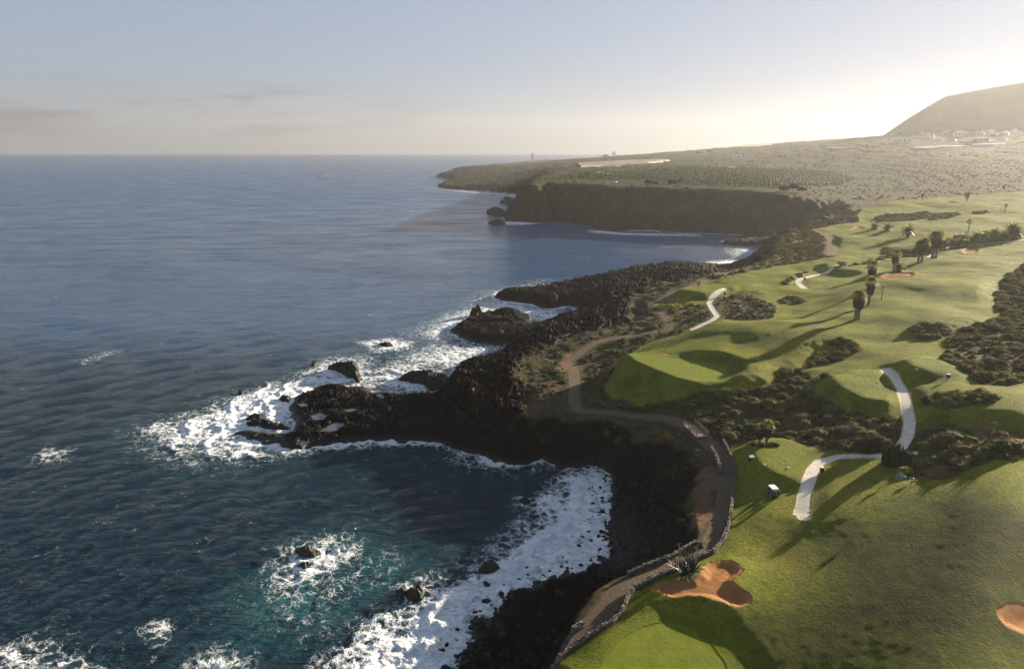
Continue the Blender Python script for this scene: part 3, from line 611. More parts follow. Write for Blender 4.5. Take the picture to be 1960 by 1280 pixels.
# ------------------------------------------------------------------ land objects: one per kind of ground, cut from the one grid
vid = np.arange(NR*NC).reshape(NR, NC)
nx, ny = -gxs, -(gz - gxs*(SG[None, :]))     # dz/dy at fixed x from dz/dd along a column
nrm = np.stack([nx, ny, np.ones_like(nx)], -1).astype(F32); nrm /= np.linalg.norm(nrm, axis=-1, keepdims=True)
def cellmax(a): return np.maximum(np.maximum(a[:-1, :-1], a[1:, :-1]), np.maximum(a[:-1, 1:], a[1:, 1:]))
def cellavg(a): return (a[:-1, :-1]+a[1:, :-1]+a[:-1, 1:]+a[1:, 1:])*0.25
keep = cellmax(sd_c) > -5.0
keep &= ~((Y[:-1, :-1] > 3400) & (cellmax(Z) < 5))
cls = np.full(keep.shape, 0, np.int8)                                    # 0 scrub
fld_poly = P_([(1060,340),(1130,341),(1250,345),(1300,350),(1400,357),(1500,362),(1625,352),(1640,343),(1600,330),(1480,326),(1400,324),(1320,322),(1220,330),(1120,336)])
sd_f = LG.sdf(fld_poly, 20)
m_far = smooth((Y-520)/120)*(1-m_turf)
cls[cellavg(m_lava) > 0.5] = 1
cls[(cellavg(Y) > 560) & (cellavg(m_lava) <= 0.5)] = 5                    # far hills
cls[(cellavg(sd_f) > 0)] = 6
cls[cellavg(is_mtn.astype(F32)) > 0.5] = 7
cls[cellavg(m_turf) > 0.5] = 2
NAMES = {0: 'scrub_ground', 1: 'lava_shore', 2: 'golf_turf', 5: 'far_hillside', 6: 'plantation_ground', 7: 'mountain'}
def put(code, name, mask): cls[mask & keep] = code; NAMES[code] = name
put(10, 'putting_green', cellavg(sd_gn) > 0); put(11, 'putting_green', cellavg(sd_gf) > 0)
for i, sd in enumerate(sd_b): put(20+i, 'sand_bunker', cellavg(sd) > 0)
for i, nm in enumerate(('cart_path', 'cart_path_b', 'cart_path_c')): put(30+i, 'cart_path', cellavg(sd_path[nm]) > 0)
put(40, 'coastal_path', cellavg(sd_path['coastal_path']) > 0); put(41, 'headland_path', cellavg(sd_path['headland_path']) > 0)
za = np.stack([m_turf, m_lava, m_bare*(1-m_turf), m_dirt], -1); zb = np.stack([m_green, m_sand, m_conc, m_collar], -1)
DIM_TURF = [(1530,1300),(1515,1180),(1560,1090),(1640,1045),(1760,1010),(1960,965),(2150,950),(2150,1310)]  # near turf whose colour carries the darkness of the foreground light
sd_r = LG.sdf(P_(DIM_TURF), 20) + 2.5*fbm(X, Y, 9, 3, 171); m_dim = smooth((sd_r+6)/12)
zd = np.stack([m_dim, m_dim*0, m_dim*0, np.ones_like(Z)], -1)
zc = np.stack([wet, m_far, smooth(sd_f/6+0.5), is_mtn.astype(F32)], -1)
def grid_mesh(name, cells, Xa, Ya, Za, ncol, mat, attrs, normals=None):
    r, c = np.nonzero(cells); a = r*ncol+c
    q = np.stack([a, a+1, a+ncol+1, a+ncol], 1)
    used, inv = np.unique(q.ravel(), return_inverse=True)
    me = bpy.data.meshes.new(name); n = len(used); nf = len(q)
    co = np.stack([Xa.ravel()[used], Ya.ravel()[used], Za.ravel()[used]], 1).astype(F32)
    me.vertices.add(n); me.vertices.foreach_set('co', co.ravel())
    me.loops.add(nf*4); me.loops.foreach_set('vertex_index', inv.astype(np.int32).ravel())
    me.polygons.add(nf); me.polygons.foreach_set('loop_start', (np.arange(nf)*4).astype(np.int32))
    me.polygons.foreach_set('use_smooth', np.ones(nf, bool))
    me.update(calc_edges=True)
    for k, v in attrs.items():
        at = me.attributes.new(k, 'FLOAT_COLOR', 'POINT'); at.data.foreach_set('color', v.reshape(-1, 4)[used].astype(F32).ravel())
    if normals is not None: me.normals_split_custom_set_from_vertices(normals.reshape(-1, 3)[used])
    me.materials.append(mat); return me
for code, nm in NAMES.items():
    cells = keep & (cls == code)
    if cells.any():
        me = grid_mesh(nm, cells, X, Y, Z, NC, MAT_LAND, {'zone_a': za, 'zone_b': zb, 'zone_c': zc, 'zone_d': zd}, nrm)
        link(nm, me, kind='structure')

# ------------------------------------------------------------------ sea
vrow = np.arange(1420, 287.5, -1.35)
kk = np.array([ray(980, v)[1] for v in vrow]); ds = -CAM_H/kk[kk < -0.0051]; ds = ds[(ds > 40) & (ds < SEA_END*0.97)]
ds = np.concatenate([ds, [SEA_END]])
ss = np.arange(-1.02, 0.62, 0.00165)
QG = Grid(ss, ds); qx, qy = QG.X.astype(np.float64), QG.Y.astype(np.float64)
sc_sea = -QG.sdf(coast, 60.0)
foam = np.zeros(qx.shape, F32); aqua = np.zeros(qx.shape, F32)
FOAM = [([(1175,900),(1105,905),(1085,925),(1057,962),(1041,1001),(998,1040),(949,1075),(900,1118),(859,1125),(800,1165),(737,1200),(700,1235),(660,1285),(640,1330),(860,1330),(910,1225),(960,1165),(1060,1115),(1150,1070),(1165,980)], .80, 8, .7),
 ([(540,1080),(560,1050),(600,1040),(650,1035),(672,1055),(650,1085),(610,1110),(560,1125),(530,1110)], .52, 6, .85), ([(520,1140),(560,1110),(640,1080),(700,1070),(740,1090),(650,1140),(600,1180),(540,1185)], .20, 9, .9),
 ([(0,1240),(40,1235),(90,1255),(140,1262),(170,1290),(0,1300)], .40, 5, .3), ([(385,1265),(420,1252),(450,1270),(450,1300),(380,1300)], .5, 5, .8), ([(285,1205),(305,1190),(325,1205),(310,1225)], .40, 3, .2), ([(60,874),(90,858),(128,862),(120,880),(80,884)], .40, 4, .1),
 ([(300,820),(380,795),(470,770),(540,745),(590,715),(640,690),(690,690),(720,740),(640,745),(560,775),(530,800),(460,825),(520,850),(480,870),(400,868),(330,850)], .58, 12, .8),
 ([(430,780),(530,740),(600,740),(570,770),(540,800),(550,825),(480,828),(420,845),(380,830)], .85, 10, .6), ([(480,830),(560,860),(620,855),(530,870),(450,868)], .6, 6, .7),
 ([(690,655),(740,648),(790,655),(780,668),(720,672)], .52, 6, .4), ([(690,720),(740,700),(780,690),(870,715),(850,765),(760,760),(700,745)], .42, 10, .9), ([(760,690),(830,660),(900,655),(980,665),(950,690),(880,715),(800,700)], .40, 12, .8),
 ([(800,640),(850,610),(900,590),(950,570),(1000,582),(1060,592),(1110,600),(1140,615),(1060,625),(1020,610),(940,600),(870,625),(850,650)], .50, 12, .8), ([(940,575),(950,558),(1000,548),(1070,545),(1060,556),(980,566)], .50, 10, .4), ([(880,590),(930,560),(1000,545),(1040,535),(960,560),(920,585)], .30, 12, .5),
 ([(1300,512),(1350,503),(1400,498),(1480,495),(1470,505),(1400,512),(1340,517)], .62, 10, .3), ([(930,424),(1000,424),(1040,427),(1000,431),(930,430)], .5, 10, .1), ([(1125,440),(1200,446),(1340,449),(1340,452),(1200,450),(1130,445)], .5, 8, .1), ([(1390,474),(1480,476),(1480,490),(1440,500),(1400,500)], .32, 12, .1),
 ([(850,349),(900,345),(872,350)], .6, 25, 0), ([(835,356),(870,363),(1000,374),(1000,378),(900,368),(840,362)], .5, 25, 0), ([(880,870),(940,885),(1040,880),(1060,888),(1000,893),(940,895),(880,880)], .50, 6, .3), ([(770,1125),(800,1115),(830,1130),(810,1160),(770,1155)], .48, 5, .5),
 ([(155,690),(210,672),(235,672),(160,696)], .33, 5, 0), ([(990,955),(1010,950),(1022,962),(1005,972),(988,966)], .40, 4, .2)]
for pts, pk, sf, aq in FOAM:
    sd = QG.sdf(S_(pts), sf*3.5)
    foam = np.maximum(foam, pk*smooth((sd+sf)/(2*sf))); aqua = np.maximum(aqua, aq*smooth((sd+sf*1.6)/(3.2*sf)))
# white rim where water meets rock, broken up along the shore
rim = np.clip(1-sc_sea/(2.2+2.6*(1+fbm(QG.X, QG.Y, 26, 2, 131))), 0, 1)
foam = np.maximum(foam, 0.62*rim*np.clip(0.65+fbm(QG.X, QG.Y, 40, 2, 133), 0.2, 1)*smooth((1500-qy)/800+0.3))
aqua = np.clip(aqua*(0.75+0.5*fbm(QG.X, QG.Y, 14, 3, 135)), 0, 1)
aqua = np.maximum(aqua, 0.10*smooth((30-sc_sea)/30)*smooth((300-qy)/120))
# surf comes in as rows of spent breakers along the beach
rows_ = np.cos(2*np.pi*(sc_sea/6.8 + 0.55*fbm(QG.X, QG.Y, 13, 3, 143)))*smooth((34-sc_sea)/12)*smooth((210-qy)/40)
foam = np.clip(foam*(1+0.24*rows_), 0, 1).astype(F32)
wrng = np.random.default_rng(21); wz = np.zeros(qx.shape); dxw = np.zeros(qx.shape); dyw = np.zeros(qx.shape)
cellx = np.maximum(0.00165*qy, 1.35*1.5*qy*qy/(CAM_H*FPX))
for lam in np.geomspace(1.4, 12, 56):
    th = math.radians(-68 + wrng.normal(0, 36)); kx, ky = math.cos(th)*2*math.pi/lam, math.sin(th)*2*math.pi/lam
    a = 0.0110*lam**0.30*wrng.uniform(.6, 1.4); ph = wrng.uniform(0, 6.28)
    fade = np.clip((lam/cellx-5)/8, 0, 1)
    arg = kx*qx+ky*qy+ph; c_ = np.cos(arg)*a*fade; s_ = np.sin(arg)*a*fade*0.75
    wz += c_; dxw -= s_*math.cos(th); dyw -= s_*math.sin(th)
calm = 0.35+0.65*smooth(sc_sea/14)
wz *= calm; wz += 0.30*np.clip(rows_, 0, 1)**2*smooth((sc_sea-1.5)/3)*smooth(foam/0.3); wz += 0.55*foam*fbm(QG.X, QG.Y, 2.4, 4, 141)*smooth((330-qy)/150)
sea_keep = cellmax(sc_sea) > -9
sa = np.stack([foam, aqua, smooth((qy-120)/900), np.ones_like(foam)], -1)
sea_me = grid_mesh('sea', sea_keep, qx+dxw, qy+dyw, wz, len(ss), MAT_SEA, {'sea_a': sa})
link('sea', sea_me, kind='structure')

#OBJECTS_BELOW
# ------------------------------------------------------------------ tide pools on the rock shelf
for pl, pz in POOLS:
    q = [at_z(a, b, pz) for a, b in pl]; cx, cy_ = centroid(q)
    q = [(cx+(a-cx)*1.08, cy_+(b-cy_)*1.08) for a, b in q]
    link('tide_pool', mesh_from('tide_pool', [(a-cx, b-cy_, 0) for a, b in q], [tuple(range(len(q)))], MAT_POOL), None, (cx, cy_, pz-0.10), kind='structure')

# ------------------------------------------------------------------ shrubs
def leafy(seed, sub=3, lump=0.34, flat=0.78, leaves=260, leaf=0.13, f1=1.7):
    r = random.Random(seed); v, f = ico(sub); out = []
    off = Vector((r.uniform(-50, 50), r.uniform(-50, 50), r.uniform(-50, 50)))
    def rad(d): return 0.84 + lump*(0.55*mnoise.noise(d*f1+off) + 0.75*abs(mnoise.noise(d*3.6+off)) + 0.35*mnoise.noise(d*8.0+off))
    for p in v:
        d = Vector(p); q = d*rad(d); out.append((q.x, q.y, max(q.z*flat, -0.12)))
    faces = list(f)
    for i in range(leaves):
        d = Vector((r.gauss(0, 1), r.gauss(0, 1), abs(r.gauss(0, 1))-0.15)).normalized(); c = d*rad(d)*r.uniform(0.93, 1.10); c.z *= flat
        a = Vector((r.gauss(0, 1), r.gauss(0, 1), r.gauss(0, 1))).normalized()*leaf*r.uniform(.6, 1.3); b = (d+Vector((r.gauss(0, .5), r.gauss(0, .5), r.gauss(0, .5)))).normalized()*leaf*1.3
        k = len(out); out += [tuple(c-a*0.5), tuple(c+a*0.5), tuple(c+b)]; faces.append((k, k+1, k+2))
    return out, faces
def bush_meshes(prefix, mat, n, seed, **kw):
    return [mesh_from(prefix, *leafy(seed+i, **kw), mat) for i in range(n)]
BUSH = bush_meshes('shrub', MAT_BUSH, 5, 100); DRY = bush_meshes('shrub', MAT_DRYBUSH, 3, 150); SMALLB = bush_meshes('shrub', MAT_BUSH, 3, 180, sub=2, leaves=70, leaf=0.2)
SMALLD = bush_meshes('shrub', MAT_DRYBUSH, 2, 190, sub=2, leaves=70, leaf=0.2)
TEMPL = [bpy.data.objects.new('shrub_pattern', m) for m in BUSH[:3]+DRY[:2]]
TEMPL_S = [bpy.data.objects.new('shrub_pattern', m) for m in SMALLB+SMALLD]

def scatter(name, pts, scl, templates, label=None, flat=None):
    """one object of kind stuff: every point of a mesh carries a small plant or stone (geometry nodes)"""
    n = len(pts); me = bpy.data.meshes.new(name); me.vertices.add(n); me.vertices.foreach_set('co', np.asarray(pts, F32).ravel())
    r = np.random.default_rng(n)
    for k, val, typ in (('sc', scl, 'FLOAT'), ('ix', r.integers(0, len(templates), n), 'INT')):
        a = me.attributes.new(k, typ, 'POINT'); a.data.foreach_set('value', np.asarray(val, F32 if typ == 'FLOAT' else np.int32))
    rt = np.zeros((n, 3), F32); rt[:, 2] = r.uniform(0, 6.28, n)
    if flat is not None: rt[:, 0] = r.uniform(0, flat, n); rt[:, 1] = r.uniform(0, flat, n)
    a = me.attributes.new('rt', 'FLOAT_VECTOR', 'POINT'); a.data.foreach_set('vector', rt.ravel())
    ng = bpy.data.node_groups.new(name, 'GeometryNodeTree')
    ng.interface.new_socket('Geometry', in_out='INPUT', socket_type='NodeSocketGeometry'); ng.interface.new_socket('Geometry', in_out='OUTPUT', socket_type='NodeSocketGeometry')
    N, L = ng.nodes, ng.links; gi = N.new('NodeGroupInput'); go = N.new('NodeGroupOutput'); jo = N.new('GeometryNodeGeometryToInstance')
    def named(k, t):
        q = N.new('GeometryNodeInputNamedAttribute'); q.data_type = t; q.inputs['Name'].default_value = k; return q.outputs[0]
    joined = N.new('GeometryNodeJoinGeometry')
    for t in reversed(templates):
        oi = N.new('GeometryNodeObjectInfo'); oi.inputs['Object'].default_value = t; oi.inputs['As Instance'].default_value = True; L.new(oi.outputs['Geometry'], joined.inputs[0])
    ip = N.new('GeometryNodeInstanceOnPoints'); L.new(gi.outputs[0], ip.inputs['Points']); L.new(joined.outputs[0], ip.inputs['Instance']); ip.inputs['Pick Instance'].default_value = True
    L.new(named('ix', 'INT'), ip.inputs['Instance Index']); L.new(named('sc', 'FLOAT'), ip.inputs['Scale']); L.new(named('rt', 'FLOAT_VECTOR'), ip.inputs['Rotation'])
    L.new(ip.outputs[0], go.inputs[0])
    o = link(name, me, kind='stuff', label=label); mod = o.modifiers.new('plants', 'NODES'); mod.node_group = ng
    return o
area = (np.gradient(DG)[:, None]*np.gradient(SG)[None, :]*DG[:, None]).astype(F32)
def sample(dens):
    lam = np.clip(dens*area, 0, 50); k = rng.poisson(lam); r, c = np.nonzero(k); rep = k[r, c]; r = np.repeat(r, rep); c = np.repeat(c, rep)
    d = DG[r]+rng.uniform(-.5, .5, len(r))*np.gradient(DG)[r]; s = SG[c]+rng.uniform(-.5, .5, len(c))*np.gradient(SG)[c]
    return np.stack([s*d, d, ground(s*d, d)], 1)
free = (1-smooth((m_turf-0.05)/0.3))*(1-smooth((path_k-0.35)/0.3))*(1-0.9*np.clip(m_bare, 0, 1))*(sd_c > 3)*(1-m_sand)
clump = smooth((fbm(X, Y, 9, 3, 151)+0.25)/0.5)
inland = (k_e > 0.93)
sd_s1 = LG.sdf(P_([(1150,742),(1175,765),(1230,779),(1290,767),(1360,751),(1440,746),(1480,737),(1500,705),(1612,660),(1620,690),(1600,740),(1560,760),(1600,785),(1680,800),(1727,800),(1731,820),(1712,860),(1690,867),(1600,862),(1500,850),(1400,850),(1320,815),(1240,790),(1120,782),(1120,740)]), 12)
dense = free*inland*(Y < 460)*(0.35+0.65*clump)
d_big = dense*np.where(sd_s1 > 0, 0.42, np.where(np.repeat(SG[None, :] > 0.40, NR, 0), 0.34, 0.05))
pts_big = sample(d_big)
d_small = dense*0.75 + free*(Y < 420)*(k_e > 0.16)*(k_e <= 0.93)*0.22*clump*(sd_c > 9)*(1-k_beach)
pts_sm = sample(d_small)
sc_big = rng.uniform(0.55, 1.25, len(pts_big))**1.0; sc_big[np.array(pts_big[:, 0]/pts_big[:, 1]) > 0.5] *= 1.25
sc_big *= np.where(rng.uniform(size=len(sc_big)) < 0.14, 1.5, 1.0)
sc_sm = rng.uniform(0.22, 0.62, len(pts_sm))
d_far = free*(Y >= 440)*(Y < 1150)*(sd_f < 0)*(0.25+0.75*smooth((fbm(X, Y, 40, 3, 155)+0.2)/0.5))*np.where(m_lava > 0.4, 0.014, 0.013)
pts_far = sample(d_far); sc_far = rng.uniform(0.45, 1.25, len(pts_far))
d_vf = free*(Y >= 1150)*(Y < 3000)*(~is_mtn)*smooth((fbm(X, Y, 120, 3, 157))/0.4)*0.0011
pts_vf = sample(d_vf); sc_vf = rng.uniform(1.2, 2.8, len(pts_vf))
pts_big[:, 2] -= 0.15*sc_big; pts_sm[:, 2] -= 0.05
# the shrubs that show largest stay objects of their own
def pixel(p):
    x, y, z = p[:, 0], p[:, 1], p[:, 2]-CAM_H; c, s = math.cos(PITCH), math.sin(PITCH)
    dz = y*c - z*s; return 980+FPX*x/dz, 640-FPX*(z*c+y*s)/dz, dz
u, v, dz = pixel(pts_big); inside = (u > 0) & (u < 1955) & (v < 1275)
rank = np.where(inside, sc_big/dz, 0); top_i = np.argsort(-rank)[:230]
rest = np.ones(len(pts_big), bool); rest[top_i] = False
ORD = 'first second third fourth fifth sixth seventh eighth ninth tenth eleventh twelfth thirteenth fourteenth fifteenth sixteenth seventeenth eighteenth nineteenth twentieth'.split()
def ordinal(i): return ORD[i] if i < 20 else 'twenty-'+ORD[i-20] if i < 29 else 'thirtieth' if i == 29 else 'thirty-'+ORD[i-30]
def name_all(items, kind, where, by='u'):
    """items: (object, u, v, words on its look). Each gets its look, its part of the patch and its turn from the left"""
    us = np.array([i[1] for i in items]); vs_ = np.array([i[2] for i in items]); qu = np.quantile(us, [1/3, 2/3]); qv = np.quantile(vs_, [1/3, 2/3]); cells = {}
    for it in items:
        cu = ('left', 'middle', 'right')[int(it[1] > qu[0])+int(it[1] > qu[1])]; cv = ('far', 'centre', 'near')[int(it[2] > qv[0])+int(it[2] > qv[1])]
        cells.setdefault((it[3], cv, cu), []).append(it)
    for (look, cv, cu), l in cells.items():
        l.sort(key=lambda q: q[1])
        for k, it in enumerate(l):
            it[0]['label'] = f"{look} {kind} {where}, {cv} {cu} part" + (f", {ordinal(k)} from left" if len(l) > 1 else '')
shrub_sets = {}
print('shrubs', len(pts_big), len(pts_sm), len(pts_far), len(pts_vf))
for i in top_i:
    x, y, z = pts_big[i]; uu, vv = u[i], v[i]
    if uu > 1735 and vv > 800: lab, grp = 'in the path bend scrub', 'shrubs of the scrub patch right of the cart path'
    elif uu > 1780: lab, grp = 'in the big right hand scrub', 'shrubs of the big scrub on the right'
    elif uu > 1400: lab, grp = 'in the gully scrub', 'shrubs of the gully scrub'
    else: lab, grp = 'beside the coastal path', 'shrubs beside the coastal path'
    dry_ = rng.uniform() < 0.36; me = DRY[i % 3] if dry_ else BUSH[i % 5]; look = ('big' if sc_big[i] > 1.45 else 'mid-sized' if sc_big[i] > 1.05 else 'small')+(' brown' if dry_ else ' olive')
    o_ = link('shrub', me, None, (x, y, z), (0, 0, rng.uniform(0, 6.28)), (sc_big[i]*rng.uniform(.9, 1.25), sc_big[i], sc_big[i]*rng.uniform(.75, 1.1)), lab, 'shrub', grp); shrub_sets.setdefault(lab, []).append((o_, uu, vv, look))
for w_, l_ in shrub_sets.items(): name_all(l_, 'shrub', w_)
scatter('dense_scrub', pts_big[rest], sc_big[rest], TEMPL)
scatter('low_scrub', pts_sm, sc_sm, TEMPL_S)
scatter('hillside_scrub', np.concatenate([pts_far, pts_vf]), np.concatenate([sc_far, sc_vf]), TEMPL_S)

def in_poly(x, y, p):
    c = False; n = len(p)
    for i in range(n):
        (ax, ay), (bx, by) = p[i], p[(i+1) % n]
        if (ay > y) != (by > y) and x < ax+(y-ay)/(by-ay)*(bx-ax): c = not c
    return c
def shrub_clump(pix, n, r0, r1, label, seed, meshes=None, dry=0.2):
    r = random.Random(seed); poly = [tuple(hit(a, b)[:2]) for a, b in pix]; cx, cy_ = centroid(poly)
    e = empty('shrub_clump', (cx, cy_, float(ground(cx, cy_))), 0, 1, label, 'shrubs', 'shrub clumps standing on the fairways')
    xs = [p[0] for p in poly]; ys = [p[1] for p in poly]; done = 0; k = 0; placed = []
    while done < n and k < 4000:
        k += 1; x, y = r.uniform(min(xs), max(xs)), r.uniform(min(ys), max(ys)); rad = r.uniform(r0, r1)
        if not in_poly(x, y, poly) or any((x-a)**2+(y-b)**2 < (0.55*(rad+c))**2 for a, b, c in placed): continue
        placed.append((x, y, rad)); done += 1
        me = r.choice(meshes or (DRY if r.random() < dry else BUSH))
        link('bush', me, e, (x-cx, y-cy_, float(ground(x, y))-e.location.z-0.2*rad), (0, 0, r.uniform(0, 6.3)), (rad*1.1, rad, rad*r.uniform(.75, 1.05)))
    return e
shrub_clump([(1748,628),(1765,620),(1790,620),(1812,628),(1808,642),(1780,649),(1752,640)], 16, 1.1, 2.0, 'compact round shrub clump alone on the open fairway left of the big scrub', 1)
shrub_clump([(1772,765),(1800,756),(1840,750),(1880,752),(1908,758),(1895,768),(1860,775),(1825,783),(1790,778)], 26, 0.8, 1.45, 'long low shrub clump on the slope below the right tee mound', 2)
shrub_clump([(1593,652),(1605,645),(1622,650),(1645,668),(1640,674),(1615,668)], 12, 0.8, 1.5, 'small dark shrub clump above the gully scrub on the fairway', 3)
shrub_clump([(1484,575),(1500,570),(1525,571),(1540,576),(1530,582),(1505,581)], 10, 0.9, 1.7, 'narrow row of pale shrubs right of the oval scrub island', 4)
shrub_clump([(1495,545),(1500,538),(1515,528),(1532,524),(1545,520),(1530,530),(1510,540),(1503,548)], 10, 0.8, 1.4, 'line of dark bushes with one tall spiky plant beside the winding cart path', 5)
shrub_clump([(1595,518),(1600,509),(1615,503),(1622,505),(1612,515)], 7, 1.0, 1.8, 'dark bush group on the left edge of the far cart path', 6)
shrub_clump([(1628,507),(1650,502),(1672,496),(1700,490),(1703,494),(1670,503),(1640,509)], 18, 0.8, 1.7, 'dark bush hedge along the far cart path', 7)
shrub_clump([(1672,420),(1700,417),(1730,417),(1765,420),(1740,424),(1690,425)], 16, 1.6, 2.6, 'dark long bush row crossing the far fairway', 8)
shrub_clump([(1776,420),(1790,415),(1830,413),(1842,411),(1810,418),(1790,421)], 12, 1.4, 2.4, 'bush row to the right of the longer far bush row', 9)
shrub_clump([(1863,407),(1875,404),(1887,406),(1880,410),(1868,410)], 7, 1.6, 2.6, 'single rounded bush clump alone on the far fairway', 10)
e = shrub_clump([(1262,588),(1275,583),(1295,583),(1307,588),(1295,594),(1270,594)], 9, 1.2, 2.0, 'bright yellow flowering shrub mound below the coastal tee', 11, meshes=bush_meshes('flowering_shrub', MAT_YELLOW, 2, 300))
e['group'] = 'yellow flowering shrubs'

# ------------------------------------------------------------------ euphorbia and agave
def spiky(seed, n, rx, ry, h, mat):
    r = random.Random(seed); mb = MB()
    for i in range(n):
        a = r.uniform(0, 6.28); q = math.sqrt(r.random()); x, y = rx*q*math.cos(a), ry*q*math.sin(a); hh = h*(1.05-0.6*q*q)*r.uniform(.75, 1.15)
        lx, ly = x*0.12*r.uniform(.5, 1.5), y*0.12*r.uniform(.5, 1.5)
        mb.tube([(x, y, -0.2), (x+lx*.6, y+ly*.6, hh*.6), (x+lx, y+ly, hh)], [0.11, 0.12, 0.05], 5)
    return mb.mesh('stems', mat)
MAT_CACT = simple_mat('cactus_stems', (0.030, 0.036, 0.016), (0.052, 0.050, 0.022), 2.0, 0.75, 0.2)
def cactus(pu, pv, n, rx, ry, h, label, seed):
    p = hit(pu, pv); e = empty('columnar_cactus', p, 0, 1, label, 'cactus', 'columnar cactus clumps at the cart path bend')
    link('stems', spiky(seed, n, rx, ry, h, MAT_CACT), e); link('undergrowth', DRY[0], e, (0, 0, -0.2), None, (rx*0.9, ry*0.9, h*0.55)); return e
cactus(1712, 886, 170, 1.75, 1.4, 2.6, 'dark spiky columnar cactus clump in front of the cart path bend', 1)
cactus(1672, 860, 220, 2.6, 1.5, 1.9, 'wide dark cactus hedge behind the cart path curve', 2)
p = hit(1733, 903); link('flowering_shrub', mesh_from('flowering_shrub', *leafy(410, leaves=420), MAT_YELLOW), None, p, None, (0.95, 0.9, 1.0), 'small yellow flowering shrub in front of the spiky cactus', 'shrub', 'yellow flowering shrubs')
p = hit(1725, 915); link('pale_shrub', mesh_from('pale_shrub', *leafy(411, leaves=420), MAT_GREYGRASS), None, p, None, (0.8, 0.7, 0.8), 'pale grey leafy shrub at the foot of the cactus clump', 'shrub')
def blade(length, width, droop, mat, name='leaf', seg=5):
    vs, fs = [], []
    for i in range(seg+1):
        t = i/seg; w = width*(1-t)**0.7*(0.6+0.8*min(t*3, 1)*0.5) + 0.004; x = length*t*(1-0.12*droop*t); z = length*(0.75*t-droop*t*t)
        vs += [(x, -w, z+0.25*w), (x, 0, z-0.15*w), (x, w, z+0.25*w)]
        if i: b = (i-1)*3; fs += [(b, b+3, b+4, b+1), (b+1, b+4, b+5, b+2)]
    return mesh_from(name, vs, fs, mat)
AG = [blade(1.45, 0.085, d, MAT_AGAVE) for d in (0.15, 0.45, 0.8)]
def agave(pu, pv, n, size, label):
    e = empty('agave', hit(pu, pv), 0, 1, label, 'agave', 'agaves beside the path wall')
    for i in range(n):
        a = i*2.39996; t = i/n
        link('leaf', AG[min(int((1-t)*3), 2)], e, (0.12*math.cos(a), 0.12*math.sin(a), 0.1+0.25*t), (0, -0.75*t-0.05, a), size*random.uniform(.8, 1.1))
agave(1296, 1097, 40, 1.15, 'leftmost large green agave between the path wall and the sand bunker')
agave(1310, 1104, 44, 1.3, 'largest green agave in front of the others beside the sand bunker')
agave(1325, 1098, 40, 1.2, 'rightmost large green agave between path wall and bunker')
agave(1315, 1090, 36, 1.1, 'rear green agave tucked behind the others against the path wall')
def stalk(pu, pv, h, lean, label):
    e = empty('agave_flower_stalk', hit(pu, pv), 0, 1, label, 'flower stalk', 'bare agave flower stalks')
    mb = MB().tube([(0, 0, 0), (lean*.2, 0, h*.45), (lean*.6, 0, h*.8), (lean, 0, h)], [.06, .05, .04, .02], 6)
    link('stem', mb.mesh('stem', MAT_WOOD, True), e)
    for k in range(4):
        a = k*1.7; z = h*(0.72+0.08*k); link('twig', MB().tube([(lean*.6, 0, z), (lean*.6+.35*math.cos(a), .35*math.sin(a), z+.25)], [.025, .012], 5).mesh('twig', MAT_WOOD), e)
stalk(1301, 1088, 3.4, -0.35, 'leaning bare pale flower stalk rising from the left agave')
stalk(1329, 1098, 3.7, 0.05, 'tall straight bare flower stalk rising from the right agave')
tb = [blade(1.7, 0.03, d, MAT_GREYGRASS) for d in (0.2, 0.4)]
e = empty('plume_grass', hit(1622, 830), 0, 1, 'pale blue grey tuft of upright grass in the dark gully scrub', 'grass tuft')
for k in range(60):
    a = random.uniform(0, 6.28); q = random.uniform(0, 1.7); link('blade', tb[k % 2], e, (q*math.cos(a), 0.5*q*math.sin(a), 0), (0, random.uniform(-1.0, -.6), random.uniform(0, 6.28)), random.uniform(.8, 1.2))

